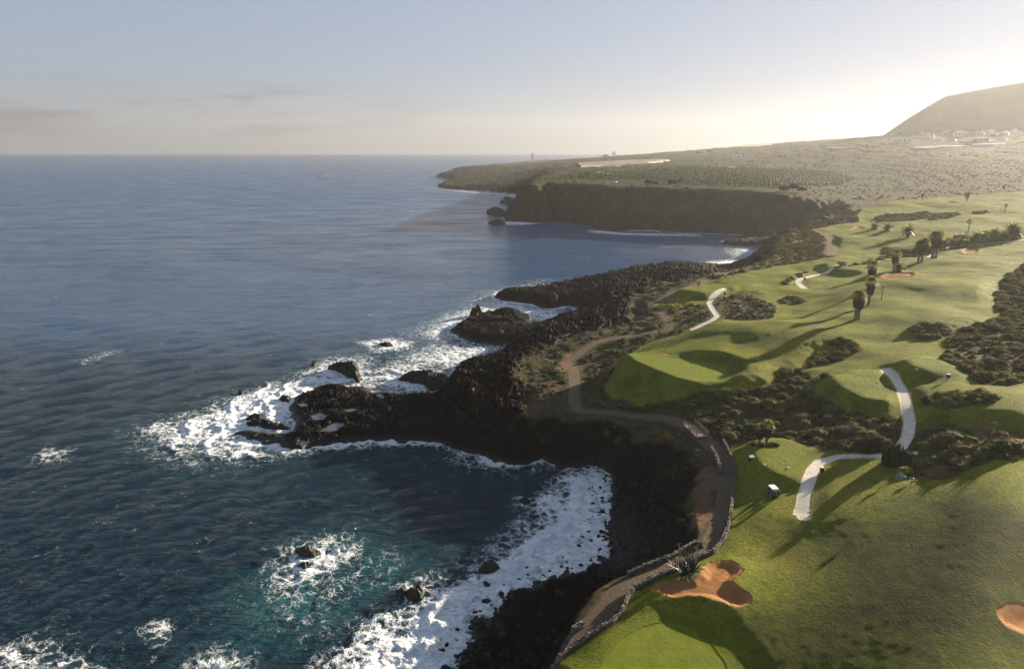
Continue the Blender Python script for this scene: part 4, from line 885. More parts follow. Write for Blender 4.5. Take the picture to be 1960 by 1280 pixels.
# ------------------------------------------------------------------ palms
def fan_leaf(r, L=1.1):
    """one fan frond on its stalk, bent"""
    vs = [(0, -.02, 0), (0, .02, 0), (L*.5, .02, L*.10), (L*.5, -.02, L*.10)]; fs = [(0, 1, 2, 3)]
    for k in range(-5, 6):
        a = k*0.24; b = len(vs); ca, sa = math.cos(a), math.sin(a); l2 = L*0.62
        vs += [(L*.5, 0, L*.10), (L*.5+l2*.6*ca-.05*sa, l2*.6*sa+.05*ca, L*.12), (L*.5+l2*ca, l2*sa, L*(-.05-0.05*abs(k)*.3)), (L*.5+l2*.6*ca+.05*sa, l2*.6*sa-.05*ca, L*.12)]
        fs.append((b, b+1, b+2, b+3))
    return vs, fs
def palm_fan(seed, h, tr, skirt, nl=44, cr=1.1):
    r = random.Random(seed); parts = {}
    t = MB(); n = 12; pts = [(0.10*math.sin(i*0.5)*i/n*tr, 0, h*i/n-0.3*(i == 0)) for i in range(n+1)]
    t.tube(pts, [tr*(1.25 if i == 0 else 1.0+0.10*(i % 2)-0.15*i/n) for i in range(n+1)], 10)
    parts['trunk'] = t.mesh('trunk', MAT_TRUNK, False)
    c = MB(); top = Vector(pts[-1])
    for i in range(nl):
        vs, fs = fan_leaf(r, cr*r.uniform(.8, 1.15)); el = math.radians(80-115*(i/nl)+r.uniform(-10, 10)); az = i*2.39996
        M = Matrix.Translation(top+Vector((0, 0, -0.25*i/nl))) @ Matrix.Rotation(az, 4, 'Z') @ Matrix.Rotation(-el, 4, 'Y') @ Matrix.Rotation(r.uniform(-.5, .5), 4, 'X')
        c.add([M @ Vector(v) for v in vs], fs)
    parts['crown'] = c.mesh('crown', MAT_PALMLEAF)
    if skirt:
        s = MB()
        for i in range(150):
            z = h*(1-skirt*r.random()); az = r.uniform(0, 6.28); k = (h-z)/(h*skirt); rr = tr*1.0+0.45*(1-0.5*k)*cr
            l = r.uniform(.7, 1.1)*cr; b = Vector((math.cos(az)*tr*.8, math.sin(az)*tr*.8, z)); e_ = Vector((math.cos(az)*rr, math.sin(az)*rr, z-l*.8)); w = Vector((-math.sin(az), math.cos(az), 0))*0.22*cr
            m = (b+e_)*.5+Vector((math.cos(az), math.sin(az), 0))*.22
            s.add([b, m+w, e_, m-w], [(0, 1, 2, 3)])
        parts['dead_leaf_skirt'] = s.mesh('dead_leaf_skirt', MAT_DEADLEAF)
    return parts
def palm_date(seed, h, L, nl=46):
    r = random.Random(seed); parts = {}
    t = MB().tube([(0, 0, -.3), (0, 0, h*.5), (0, 0, h)], [.36, .30, .34], 9); parts['trunk'] = t.mesh('trunk', MAT_TRUNK)
    c = MB()
    for i in range(nl):
        az = i*2.39996; el = math.radians(82-118*(i/nl)+r.uniform(-8, 8)); l = L*r.uniform(.85, 1.1); prev = None
        for k in range(7):
            q = k/6; e2 = el-q*1.0; x = l*q*math.cos(el-q*.5); z = l*q*math.sin(el-q*.5); w = 0.30*math.sin(math.pi*min(q+.12, 1))*l/2.2+.02
            ctr = Vector((x*math.cos(az), x*math.sin(az), h+z)); sd = Vector((-math.sin(az), math.cos(az), -.45)); sd2 = Vector((math.sin(az), -math.cos(az), -.45))
            cur = (ctr, ctr+sd*w, ctr+sd2*w)
            if prev: c.add([prev[0], prev[1], cur[1], cur[0]], [(0, 1, 2, 3)]); c.add([prev[0], cur[0], cur[2], prev[2]], [(0, 1, 2, 3)])
            prev = cur
    parts['crown'] = c.mesh('crown', MAT_PALMLEAF); return parts
FANS = {k: palm_fan(*a) for k, a in {'thick': (1, 6.9, .46, .30, 70, 2.1), 'thick2': (2, 6.9, .42, .34, 66, 2.0), 'slim': (3, 3.3, .13, .0, 26, .8), 'mid': (4, 4.2, .34, .45, 44, 1.3), 'young': (5, 1.2, .2, .0, 26, .9)}.items()}
DATES = [palm_date(9, 2.2, 3.0), palm_date(10, 1.0, 2.6, 40), palm_date(11, 3.4, 2.8)]
def palm(parts, pu, pv, px_h, ref_h, label, group, rz=None, cat='palm tree'):
    p = hit(pu, pv); s = (px_h*math.hypot(p.x, p.y, CAM_H-p.z)/FPX)/ref_h
    e = empty('palm_tree', p, random.uniform(0, 6.28), s, label, cat, group)
    for k, me in parts.items(): link(k, me, e)
    return e
G1 = 'tall palms in the middle of the fairway'
palm(FANS['thick'], 1637, 611, 47, 8.1, 'nearest tall shaggy palm with its grey trunk, in front of two others', G1)
palm(FANS['thick2'], 1643, 610, 41, 8.1, 'slightly shorter shaggy palm sharing the foot of the nearest tall palm', G1)
palm(FANS['thick2'], 1662, 584, 45, 8.1, 'middle tall shaggy palm of the three in the fairway', G1)
palm(FANS['thick'], 1665, 551, 43, 8.1, 'rear tall shaggy palm of the three in the fairway', G1)
palm(FANS['slim'], 1687, 573, 22, 4.0, 'slender young palm right of the middle tall palm', G1)
palm(FANS['thick'], 1710, 522, 36, 8.1, 'tall palm with pale trunk beside the far cart path', G1)
palm(FANS['thick2'], 1757, 503, 34, 8.1, 'left palm of the pair at the cart path fork', G1)
palm(FANS['thick'], 1764, 502, 37, 8.1, 'right palm of the pair at the cart path fork', G1)
palm(FANS['thick'], 1784, 495, 41, 8.1, 'left twin of the two tall palms beside the palm hedge', G1)
palm(FANS['thick2'], 1791, 494, 40, 8.1, 'right twin of the two tall palms beside the palm hedge', G1)
palm(FANS['slim'], 1336, 560, 21, 4.0, 'thin palm on the coastal tee beside the gravel path', 'thin young palms')
palm(FANS['slim'], 1403, 532, 17, 4.0, 'thin palm on the grass near the bare red earth', 'thin young palms')
palm(FANS['slim'], 1923, 408, 14, 4.0, 'thin lone palm on the far fairway at the right', 'thin young palms')
palm(FANS['slim'], 1792, 424, 8, 4.0, 'left one of two small palms below the far bush row', 'thin young palms')
palm(FANS['slim'], 1803, 425, 9, 4.0, 'right one of two small palms below the far bush row', 'thin young palms')
palm(FANS['slim'], 1853, 444, 20, 4.0, 'tall thin palm sticking out above the palm hedge', 'thin young palms')
palm(DATES[0], 1737, 455, 26, 4.9, 'bushy date palm alone on the far fairway', 'bushy date palms')
palm(DATES[1], 1699, 441, 17, 3.4, 'low bushy date palm, right of two by the far tee', 'bushy date palms')
palm(DATES[1], 1674, 438, 15, 3.4, 'low bushy date palm, left of two by the far tee', 'bushy date palms')
palm(DATES[1], 1720, 520, 20, 3.4, 'low bushy palm at the foot of the tall pale trunked palm', 'bushy date palms')
for k, (pu, pv, h_) in enumerate([(1775,478,26),(1795,479,24),(1808,477,20),(1820,474,20),(1832,472,22),(1843,471,20),(1848,473,16),(1858,468,21),(1868,467,19),(1880,465,22),(1891,463,20),(1902,463,21),(1913,461,19),(1922,461,23),(1934,459,26),(1942,459,25),(1950,456,20),(1786,470,22),(1830,463,16),(1760,470,20)]):
    palm(DATES[k % 3], pu, pv, h_, 5.0, 'bushy palm of the dense palm hedge, %s from the left' % ordinal(sorted([1775,1795,1808,1820,1832,1843,1848,1858,1868,1880,1891,1902,1913,1922,1934,1942,1950,1786,1830,1760]).index(pu)), 'palms of the dense hedge')
for pu, pv, h_, lb in [(1765,382,13,'hazy palm left of the others at the far end of the course'),(1850,385,18,'hazy palm group at the far right end of the course'),(1921,364,9,'hazy little tree on the far skyline of the course')]:
    palm(DATES[2], pu, pv, h_, 6.0, lb, 'hazy palms at the far end of the course')
palm(FANS['mid'], 1453, 851, 40, 5.4, 'left palm of the pair behind the near tee', 'palms behind the near tee')
palm(FANS['mid'], 1467, 850, 46, 5.4, 'right and taller palm of the pair behind the near tee', 'palms behind the near tee')
for k, (pu, pv) in enumerate([(1444,851),(1459,853),(1478,851),(1485,852)]):
    p = hit(pu, pv); link('shrub', BUSH[k % 5], None, p, (0, 0, k), 0.62, 'small green shrub under the palm pair behind the near tee, %s from the left' % ORD[k], 'shrub', 'small shrubs under the palm pair')

# ------------------------------------------------------------------ stone walls along the coastal path
def resample(pts, step):
    out = [Vector(pts[0])]
    for a, b in zip(pts[:-1], pts[1:]):
        a, b = Vector(a), Vector(b); L = (b-a).length; n = max(1, int(round(L/step)))
        out += [a.lerp(b, i/n) for i in range(1, n+1)]
    return out
def wall(pix, h, w, label):
    pts = resample([on_p(a, b) for a, b in pix], 0.42); r = random.Random(len(pts)); x0, y0 = pts[0]
    e = empty('stone_wall', (x0, y0, float(ground(x0, y0))), 0, 1, label, 'stone wall', 'low stone walls lining the coastal path'); z0 = e.location.z
    vs, fs = [], []; st = MB()
    for i, p in enumerate(pts):
        a, b = pts[max(i-1, 0)], pts[min(i+1, len(pts)-1)]; d = (b-a).normalized(); nn = Vector((-d.y, d.x)); g = float(ground(p.x, p.y))
        for sx, zz in ((-1, -.5), (-.8, h*.86), (.8, h*.86), (1, -.5)):
            q = p+nn*(w/2*sx*.86); vs.append((q.x-x0, q.y-y0, g+zz-z0))
        if i: b_ = (i-1)*4; fs += [(b_+k, b_+4+k, b_+5+k, b_+1+k) for k in range(3)]
        for sx in (-1, 1):
            for lv in range(2):
                q = p+nn*(w*.27*sx)+d*r.uniform(-.1, .1); s1 = r.uniform(.17, .27); hh = h*.5*r.uniform(.85, 1.2); zb = g-z0+lv*h*.5
                c, s_ = math.cos(math.atan2(d.y, d.x)+r.uniform(-.3, .3)), math.sin(math.atan2(d.y, d.x)+r.uniform(-.3, .3)); j = lambda: r.uniform(-.04, .04)
                cor = [(-s1, -w*.24), (s1, -w*.24), (s1, w*.24), (-s1, w*.24)]
                V = [(q.x-x0+c*a_-s_*b2+j(), q.y-y0+s_*a_+c*b2+j(), zb+j()) for a_, b2 in cor]+[(q.x-x0+.85*(c*a_-s_*b2)+j(), q.y-y0+.85*(s_*a_+c*b2)+j(), zb+hh+j()) for a_, b2 in cor]
                st.add(V, [(4,5,6,7),(0,1,5,4),(1,2,6,5),(2,3,7,6),(3,0,4,7)])
    link('core', mesh_from('core', vs, fs, MAT_STONE), e)
    o = link('stones', st.mesh('stones', MAT_STONE), e); o['kind'] = 'stuff'
wall([(1385,846),(1392,860),(1401,880),(1405,910),(1403,940),(1399,980),(1393,1013),(1382,1039),(1365,1058),(1339,1069),(1318,1080)], .55, .36, 'long curved stone wall between the coastal path and the near tee')
wall([(1285,1097),(1258,1107),(1218,1126)], .55, .45, 'short low stone kerb wall beside the sand bunker')
wall([(1211,1134),(1202,1143),(1198,1157),(1190,1178),(1172,1197),(1136,1219),(1097,1242),(1048,1281),(1010,1310)], .55, .38, 'stone wall bending along the bottom of the near putting green')
wall([(1343,1046),(1330,1042),(1298,1061),(1280,1071),(1247,1083),(1218,1094),(1204,1101)], .6, .36, 'straight seaward stone wall above the pebble cove')
wall([(1112,1201),(1085,1220),(1041,1251),(1004,1280),(975,1310)], .7, .45, 'seaward stone wall at the bottom edge above the boulders')
wall([(1361,861),(1369,874),(1376,893),(1380,908)], .7, .45, 'short seaward stone wall between the footbridge and the cove')

# ------------------------------------------------------------------ footbridge
a = Vector(on_p(1318, 816)); b = Vector(on_p(1344, 840)); za_, zb_ = float(plateau(a.x/a.y, a.y))+.35, float(plateau(b.x/b.y, b.y))+.35
e = empty('footbridge', (a.x, a.y, za_), math.atan2(b.y-a.y, b.x-a.x), 1, 'short wooden footbridge with railings on the coastal path', 'footbridge'); Lb = (b-a).length
nb = int(Lb/.28)
plank = MB().box(-.12, .12, -1.0, 1.0, 0, .06).mesh('plank', MAT_WOOD)
for k in range(nb): link('plank', plank, e, ((k+.5)*Lb/nb, 0, (zb_-za_)*(k+.5)/nb), None, (1, random.uniform(.97, 1.03), 1))
for sy in (-.8, .8): link('beam', MB().tube([(0, sy, -.12), (Lb, sy, zb_-za_-.12)], [.1, .1], 4).mesh('beam', MAT_WOOD), e)
for sy in (-1.05, 1.05):
    for k in range(6):
        x = Lb*k/5; link('post', MB().box(-.05, .05, -.05, .05, -.2, 1.05).mesh('post', MAT_WOOD), e, (x, sy, (zb_-za_)*k/5))
    for zz in (.55, 1.0): link('rail', MB().tube([(0, sy, zz), (Lb, sy, zz+zb_-za_)], [.04, .04], 5).mesh('rail', MAT_WOOD), e)
def post_row(pix, step, h, label, ropes=True):
    pts = resample([on_p(p, q) for p, q in pix], step); x0, y0 = pts[0]; e = empty('post_fence', (x0, y0, float(ground(x0, y0))), 0, 1, label, 'fence', 'post fences along the coastal path'); z0 = e.location.z
    po = MB().tube([(0, 0, -.2), (0, 0, h)], [.08, .07], 6).mesh('post', MAT_WOOD); top = []
    for p in pts:
        g = float(ground(p.x, p.y))-z0; link('post', po, e, (p.x-x0, p.y-y0, g)); top.append((p.x-x0, p.y-y0, g+h*.85))
    link('rail', MB().tube(top, [.04]*len(top), 4).mesh('rail', MAT_WOOD), e)
post_row([(1276,566),(1288,557),(1300,552),(1325,544),(1347,535)], 2.2, 1.0, 'row of fence posts on the seaward side of the gravel path')
post_row([(1280,611),(1284,620),(1288,627)], 1.6, .9, 'short pale wooden handrail beside the path corner')
post_row([(1145,634),(1155,625),(1163,619)], 3.0, .9, 'pale weathered rail lying out on the lava slope')

# ------------------------------------------------------------------ golf cart, bins, tee furniture
e = empty('golf_cart', hit(1478, 949), math.radians(8), .74, 'white roofed golf cart parked on the grass below the near tee', 'golf cart')
def loft(sec, name, mat):      # cross sections (y, half width, z0, z1)
    mb = MB(); vs = []; fs = []
    for y, w_, z0, z1 in sec: vs += [(-w_, y, z0), (w_, y, z0), (w_*.9, y, z1), (-w_*.9, y, z1)]
    for i in range(len(sec)-1): b_ = i*4; fs += [(b_+k, b_+4+k, b_+4+(k+1) % 4, b_+(k+1) % 4) for k in range(4)]
    fs += [(3, 2, 1, 0), tuple(len(vs)-4+k for k in range(4))]; mb.add(vs, fs); return mb.mesh(name, mat, False)
link('body', loft([(-1.15, .52, .35, .55), (-1.05, .58, .30, .70), (-.45, .60, .28, .62), (-.35, .60, .26, .36), (.45, .60, .26, .36), (.55, .60, .28, .80), (.95, .55, .30, .78), (1.2, .45, .35, .58)], 'body', MAT_BLACK), e)
link('front_cowl', loft([(.56, .57, .42, .90), (.80, .52, .45, .88), (1.12, .42, .45, .66)], 'front_cowl', MAT_BLACK), e)
link('seat', MB().box(-.52, .52, -.45, .05, .62, .78, .03).mesh('seat', MAT_SEAT), e, (0, -.02, 0))
link('backrest', MB().box(-.52, .52, -.55, -.45, .80, 1.22, .02).mesh('backrest', MAT_SEAT), e)
link('roof', loft([(-1.0, .52, 1.80, 1.85), (-.9, .62, 1.78, 1.90), (0, .65, 1.80, 1.93), (.75, .62, 1.78, 1.90), (.85, .52, 1.79, 1.84)], 'roof', MAT_WHITE), e)
for sx in (-1, 1):
    link('roof_post', MB().tube([(sx*.5, .85, .82), (sx*.52, .62, 1.8)], [.028, .028], 6).mesh('roof_post', MAT_BLACK), e)
    link('roof_post', MB().tube([(sx*.52, -.75, .6), (sx*.54, -.85, 1.8)], [.028, .028], 6).mesh('roof_post', MAT_BLACK), e)
link('windscreen', MB().box(-.48, .48, .72, .74, .95, 1.65).mesh('windscreen', MAT_GLASS), e)
link('steering_wheel', MB().tube([(-.25+.17*math.cos(q*.628), .42-.06*math.sin(q*.628), 1.0+.14*math.sin(q*.628)) for q in range(11)], [.018]*11, 5).mesh('steering_wheel', MAT_BLACK), e)
for sx in (-.52, .52):
    for yy in (-.78, .82):
        wv_ = link('wheel', MB().tube([(-.09, 0, 0), (-.08, 0, 0), (.08, 0, 0), (.09, 0, 0)], [.19, .23, .23, .19], 14).mesh('wheel', MAT_BLACK), e, (sx, yy, .22))
        link('hub', MB().tube([(-.1, 0, 0), (.1, 0, 0)], [.09, .09], 10).mesh('hub', MAT_WHITE), wv_)
for sx, m_ in ((-.24, MAT_SEAT), (.24, MAT_BLACK)):
    gb = link('golf_bag', MB().tube([(sx, -1.0, .55), (sx, -1.08, 1.0), (sx, -1.12, 1.35)], [.13, .15, .15], 9).mesh('golf_bag', m_), None, e.location, (0, 0, math.radians(8)), 1, ('left grey' if sx < 0 else 'right black')+' golf bag standing on the back of the golf cart', 'golf bag')
def bin_(pu, pv, s, label, white=True):
    e = empty('litter_bin', hit(pu, pv), random.uniform(-.4, .4), s, label, 'litter bin', 'litter bins and tee boxes')
    link('post', MB().tube([(0, 0, -.2), (0, 0, .45)], [.05, .05], 6).mesh('post', MAT_BLACK), e)
    link('box', MB().box(-.20, .20, -.20, .20, .35, .92, -.02).mesh('box', MAT_BLACK), e)
    link('lid', MB().box(-.24, .24, -.24, .24, .92, 1.02, .03).mesh('lid', MAT_WHITE if white else MAT_BLACK), e)
bin_(1572, 906, 1.0, 'dark bin with white lid beside the pale cart path')
bin_(1814, 727, 1.1, 'dark bin with white lid beside the right tee mound')
bin_(1387, 566, 1.2, 'black box bin on the coastal tee', False); bin_(1386, 574, 1.0, 'small black box on the slope under the coastal tee', False)
bin_(1388, 533, 1.3, 'small dark bin on the grass near the bare red earth'); bin_(1540, 537, 1.2, 'white topped bin in the bend of the far cart path'); bin_(1625, 512, 1.2, 'white topped bin on the far edge of the cart path')
e = empty('tee_sign', hit(1435, 880), .3, 1, 'white topped tee sign on a dark base left of the near tee', 'sign')
link('post', MB().box(-.06, .06, -.06, .06, -.2, .8).mesh('post', MAT_BLACK), e); link('board', MB().box(-.38, .38, -.22, .22, .8, .88).mesh('board', MAT_WHITE), e, None, (.45, 0, 0))
link('base', MB().box(-.25, .25, -.2, .2, -.1, .45, .05).mesh('base', MAT_BLACK), e)
v_, f_ = ico(2); tm = mesh_from('tee_marker', [(x*.16, y*.16, z*.14+.1) for x, y, z in v_], f_, MAT_WHITE, True)
for pu, pv, lb in [(1463,890,'left white tee marker ball on the near tee'),(1508,896,'right white tee marker ball on the near tee'),(1618,741,'left white tee marker ball on the raised middle tee'),(1680,732,'right white tee marker ball on the raised middle tee'),(1754,708,'white tee marker ball on the right tee mound')]:
    link('tee_marker', tm, None, hit(pu, pv), None, 1, lb, 'tee marker', 'white tee marker balls')
e = empty('flagstick', hit(1321, 712), 0, 1, 'thin flagstick standing in the raised putting green', 'flag')
link('pole', MB().tube([(0, 0, -.1), (0, 0, 2.1)], [.025, .02], 5).mesh('pole', MAT_WHITE), e)
link('flag', mesh_from('flag', [(0, 0, 2.1), (.2, .05, 2.07), (.42, -.02, 1.98), (.2, .03, 1.85), (0, 0, 1.72)], [(0, 1, 2, 3, 4)], MAT_BLACK), e)
SAPL = bush_meshes('leaf_head', MAT_GREYGRASS, 2, 500, sub=2, leaves=60, leaf=.3)
for k, (pu, pv, h, lb) in enumerate([(1746,893,1.9,'small sapling with a pale round head right of the cactus clump'),(1784,892,1.3,'short sapling with a pale round head on the bare earth'),(1743,934,1.3,'little pale headed sapling on the turf below the cactus clump'),(1898,838,2.2,'crooked pale stemmed sapling in the bare scrub patch at the right')]):
    e = empty('sapling', hit(pu, pv), k, 1, lb, 'sapling', 'young saplings near the cart path')
    link('trunk', MB().tube([(0, 0, -.1), (.05, .03, h*.5), (0, 0, h)], [.05, .04, .03], 6).mesh('trunk', MAT_WOOD), e); link('leaf_head', SAPL[k % 2], e, (0, 0, h), None, .30)

# ------------------------------------------------------------------ rocks in the sea and boulders
def islet(pix, h, label, seed, mat=None, rough=0.35, name='sea_rock'):
    poly = S_(pix); cx, cy_ = centroid(poly); pts = []
    n = len(poly); per = resample(poly+[poly[0]], sum((Vector(poly[i])-Vector(poly[(i+1) % n])).length for i in range(n))/72)[:-1]; m = len(per); R = 22
    off = Vector((seed*7.3, seed*3.1, 0)); vs = []; fs = []; size = math.sqrt(sum((p-Vector((cx, cy_))).length_squared for p in per)/m)
    for i in range(R+1):
        t = i/R
        for p in per:
            q = Vector((cx, cy_)).lerp(p, t*1.12); w = Vector((q.x, q.y, 0))*1.0+off
            n1 = mnoise.noise(w*(1.1/size*1.2)); n2 = 1-2*abs(mnoise.noise(w*(.55))); n3 = 1-2*abs(mnoise.noise(w*1.4)); n4 = mnoise.noise(w*3.1)
            z = h*((1-max(t-.08, 0)**2.6*1.25)*(.72+.5*n1+rough*n2+rough*.6*n3)+.16*n4+.14*(1-2*abs(mnoise.noise(w*2.4)))+.10*(1-2*abs(mnoise.noise(w*5.0)))) - (.9*h if t > .97 else 0)
            jx = .22*mnoise.noise(w*1.9+Vector((9, 0, 0)))*size*.25; vs.append((q.x-cx+jx, q.y-cy_+.3*jx, max(z, -1.5)))
    for i in range(R):
        for k in range(m): a = i*m+k; b = i*m+(k+1) % m; fs.append((a, b, b+m, a+m))
    link(name, mesh_from(name, vs, fs, mat or MAT_ROCK), None, (cx, cy_, 0), None, None, label, 'sea rock', 'rocks standing in the sea')
def Z7(l): return [(300+a/3.267, 640+b/3.267) for a, b in l]
islet(Z7([(1075,225),(1130,215),(1200,215),(1262,215),(1258,245),(1272,275),(1262,298),(1215,275),(1150,240)]), 2.6, 'wedge shaped black rock in the foam beyond the tip of the rock shelf', 1)
islet(Z7([(1520,285),(1560,262),(1640,262),(1720,262),(1790,278),(1842,292),(1800,330),(1710,350),(1670,322),(1595,300)]), 2.1, 'broad black rock in the foam close to the dark headland', 2)
islet([(899,606),(905,602),(920,601),(924,605),(912,607)], 2.6, 'small pointed black rock standing alone off the surf washed point', 3)
islet(Z7([(540,560),(600,545),(660,550),(720,560),(800,575),(820,590),(740,598),(690,590),(640,575),(580,570)]), .75, 'long low reef ledge awash in the foam at the shelf tip', 4, rough=.7)
islet(Z7([(560,530),(640,505),(690,515),(650,530),(600,540)]), .6, 'small low reef ledge washed over behind the longer one', 5, rough=.7)
islet([(567,1056),(580,1050),(600,1052),(612,1057),(600,1064),(575,1064)], .55, 'brown rock barely breaking the water in the near foam patch', 6, MAT_ROCKB, .7)
islet([(572,1082),(590,1078),(598,1084),(585,1090)], .45, 'smaller brown rock awash below the one in the near foam patch', 7, MAT_ROCKB, .7)
islet([(758,1138),(768,1130),(780,1133),(778,1141),(765,1143)], .8, 'left smaller rock of the brown pair in the surf', 8, MAT_ROCKB)
islet([(776,1142),(785,1131),(800,1130),(812,1135),(808,1147),(790,1150)], 1.2, 'right larger rock of the brown pair in the surf', 9, MAT_ROCKB)
islet([(917,1091),(925,1085),(945,1085),(957,1092),(945,1097),(925,1097)], 1.0, 'dark knobbly rock at the edge of the white surf', 10, MAT_ROCKB, .6)
islet([(994,961),(1002,957),(1012,958),(1014,963),(1004,966)], .8, 'single round rock ringed by foam in the middle of the cove', 11)
islet([(456,752),(462,749),(468,751),(463,754)], .7, 'tiny rock peeking out left of the rock shelf', 12)
islet([(535,766),(545,761),(556,763),(552,769),(540,770)], 1.0, 'small rock just off the upper edge of the rock shelf', 13)
islet([(596,697),(603,695),(608,699),(602,702)], .8, 'small brown rock in the foam left of the wedge shaped rock', 14, MAT_ROCKB)
islet([(932,407),(940,404),(955,406),(972,411),(968,414),(945,413)], 4.0, 'larger far rock off the foot of the sea cliff', 15)
islet([(934,428),(945,426),(965,427),(967,430),(945,431)], 2.2, 'low flat far rock below the sea cliff point', 16)
islet([(957,388),(970,384),(985,386),(983,390),(965,391)], 4.2, 'dark far rock furthest out beyond the sea cliff point', 17)
islet([(969,406),(985,401),(990,404),(978,409)], 4.0, 'jagged far rock touching the foot of the sea cliff', 18)
islet([(725,660),(735,656),(748,658),(752,662),(738,664)], .5, 'low rock awash in the round foam patch off the headland', 19, rough=.7)
def boulder_mesh(seed, sub=2):
    r = random.Random(seed); v, f = ico(sub); off = Vector((r.uniform(-9, 9),)*3); st = Vector((r.uniform(.8, 1.25), r.uniform(.75, 1.1), r.uniform(.6, .85)))
    pl = [(Vector((r.gauss(0, 1), r.gauss(0, 1), r.gauss(0, 1))).normalized(), r.uniform(.6, .85)) for _ in range(7)]; out = []
    for p in v:
        d = Vector(p)
        for n_, k_ in pl:
            q = d.dot(n_)
            if q > k_: d = d-n_*(q-k_)
        d = d*(1+.12*mnoise.noise(d*2.3+off)); out.append((d.x*st.x, d.y*st.y, d.z*st.z))
    return mesh_from('boulder', out, f, MAT_ROCK)
BOUL = [boulder_mesh(k) for k in range(7)]
bl = [((900+a/3.048), 860+b/3.048, r_/3.048) for a, b, r_ in [(495,393,14),(655,515,17),(600,503,8),(540,625,10),(565,650,9),(535,682,16),(330,682,11),(465,703,12),(560,710,20),(480,750,15),(95,785,22),(195,785,10),(180,835,22),(235,835,18),(90,885,28),(650,712,14),(620,740,16),(770,360,18),(790,180,10),(745,200,8),(695,225,9),(712,265,7),(690,420,7),(712,385,7),(745,130,18),(785,320,9),(300,820,10),(35,975,18),(60,940,14),(150,925,16),(200,860,10),(510,780,14),(540,800,16),(580,730,10),(120,990,15),(20,1000,20),(830,130,12),(800,205,9)]]
bl += [(1020,1135+k*0, 5) for k in range(0)]
blist = []
for pu, pv, r_ in bl:
    p = at_z(pu, pv, .1); sz = r_*math.hypot(p[0], p[1], CAM_H)/FPX
    blist.append((None, pu, pv, 'big black' if sz > .95 else 'mid-sized black' if sz > .6 else 'small black')); ob_ = link('boulder', random.choice(BOUL), None, (p[0], p[1], max(float(ground(*p)), -.1)+.15*sz), (random.uniform(-.5, .5), random.uniform(-.5, .5), random.uniform(0, 6.28)), sz, 'black boulder ringed by white surf at the edge of the cove', 'boulder', 'boulders standing in the surf of the cove'); blist[-1] = (ob_,)+blist[-1][1:]
name_all(blist, 'boulder', 'standing in the white surf')
wl_sets = {}
shore = resample(S_([(1172,906),(1171,939),(1162,972),(1162,1008),(1156,1044),(1153,1070),(1130,1086),(1103,1103),(1057,1122),(1021,1132),(975,1145),(949,1178),(913,1201),(900,1231),(865,1290)]), .5)
for k in range(235):
    i = min(int(len(shore)*random.random()**.75), len(shore)-2); p = shore[i]; d = (shore[i+1]-p).normalized(); n_ = Vector((d.y, -d.x)); far_ = i/len(shore)
    t_ = random.gauss(-.3, 1.6 if far_ < .5 else 2.6); q = p+n_*t_; sz = random.uniform(.22, .5) if far_ < .45 else random.choice((random.uniform(.2, .45), random.uniform(.3, .8)))
    ob_ = link('boulder', random.choice(BOUL), None, (q.x, q.y, max(float(ground(q.x, q.y)), -.15)+.1*sz), (random.uniform(-.5, .5), random.uniform(-.5, .5), random.uniform(0, 6.28)), sz, 'black boulder in the pile along the waterline of the cove', 'boulder', 'boulders along the waterline')
    uu, vv, _d = pixel(np.array([tuple(ob_.location)])); sec = ('below the cliff corner', 'along the upper beach', 'along the lower beach', 'in the near boulder pile')[min(int(far_*4), 3)]
    wl_sets.setdefault(sec, []).append((ob_, float(uu[0]), float(vv[0]), 'big black' if sz > .5 else 'mid-sized black' if sz > .34 else 'small black'))
for w_, l_ in wl_sets.items(): name_all(l_, 'boulder', w_)
BT = [bpy.data.objects.new('stone_pattern', boulder_mesh(20+k, 1)) for k in range(5)]
d_b = k_beach*(sd_c > .2)*(k_e < .5)*np.where(SG[None, :] < .21, 1.6, 2.6)
pts_b = sample(d_b); far_b = pts_b[:, 1] > 75
big_b = rng.uniform(size=len(pts_b)) < .10
scb = np.where(pts_b[:, 0] < 21, np.where(big_b, rng.uniform(.35, .75, len(pts_b)), rng.uniform(.12, .34, len(pts_b))), np.where(big_b, rng.uniform(.3, .6, len(pts_b)), rng.uniform(.12, .3, len(pts_b))))
scatter('beach_cobbles', pts_b, scb, BT, flat=3.1)
d_r = lava*(sd_c > 1.0)*(1-k_beach)*(Y < 420)*0.10; pts_r = sample(d_r); scatter('lava_rubble', pts_r, rng.uniform(.15, .55, len(pts_r)), BT, flat=3.1)
print('cobbles', len(pts_b), len(pts_r))

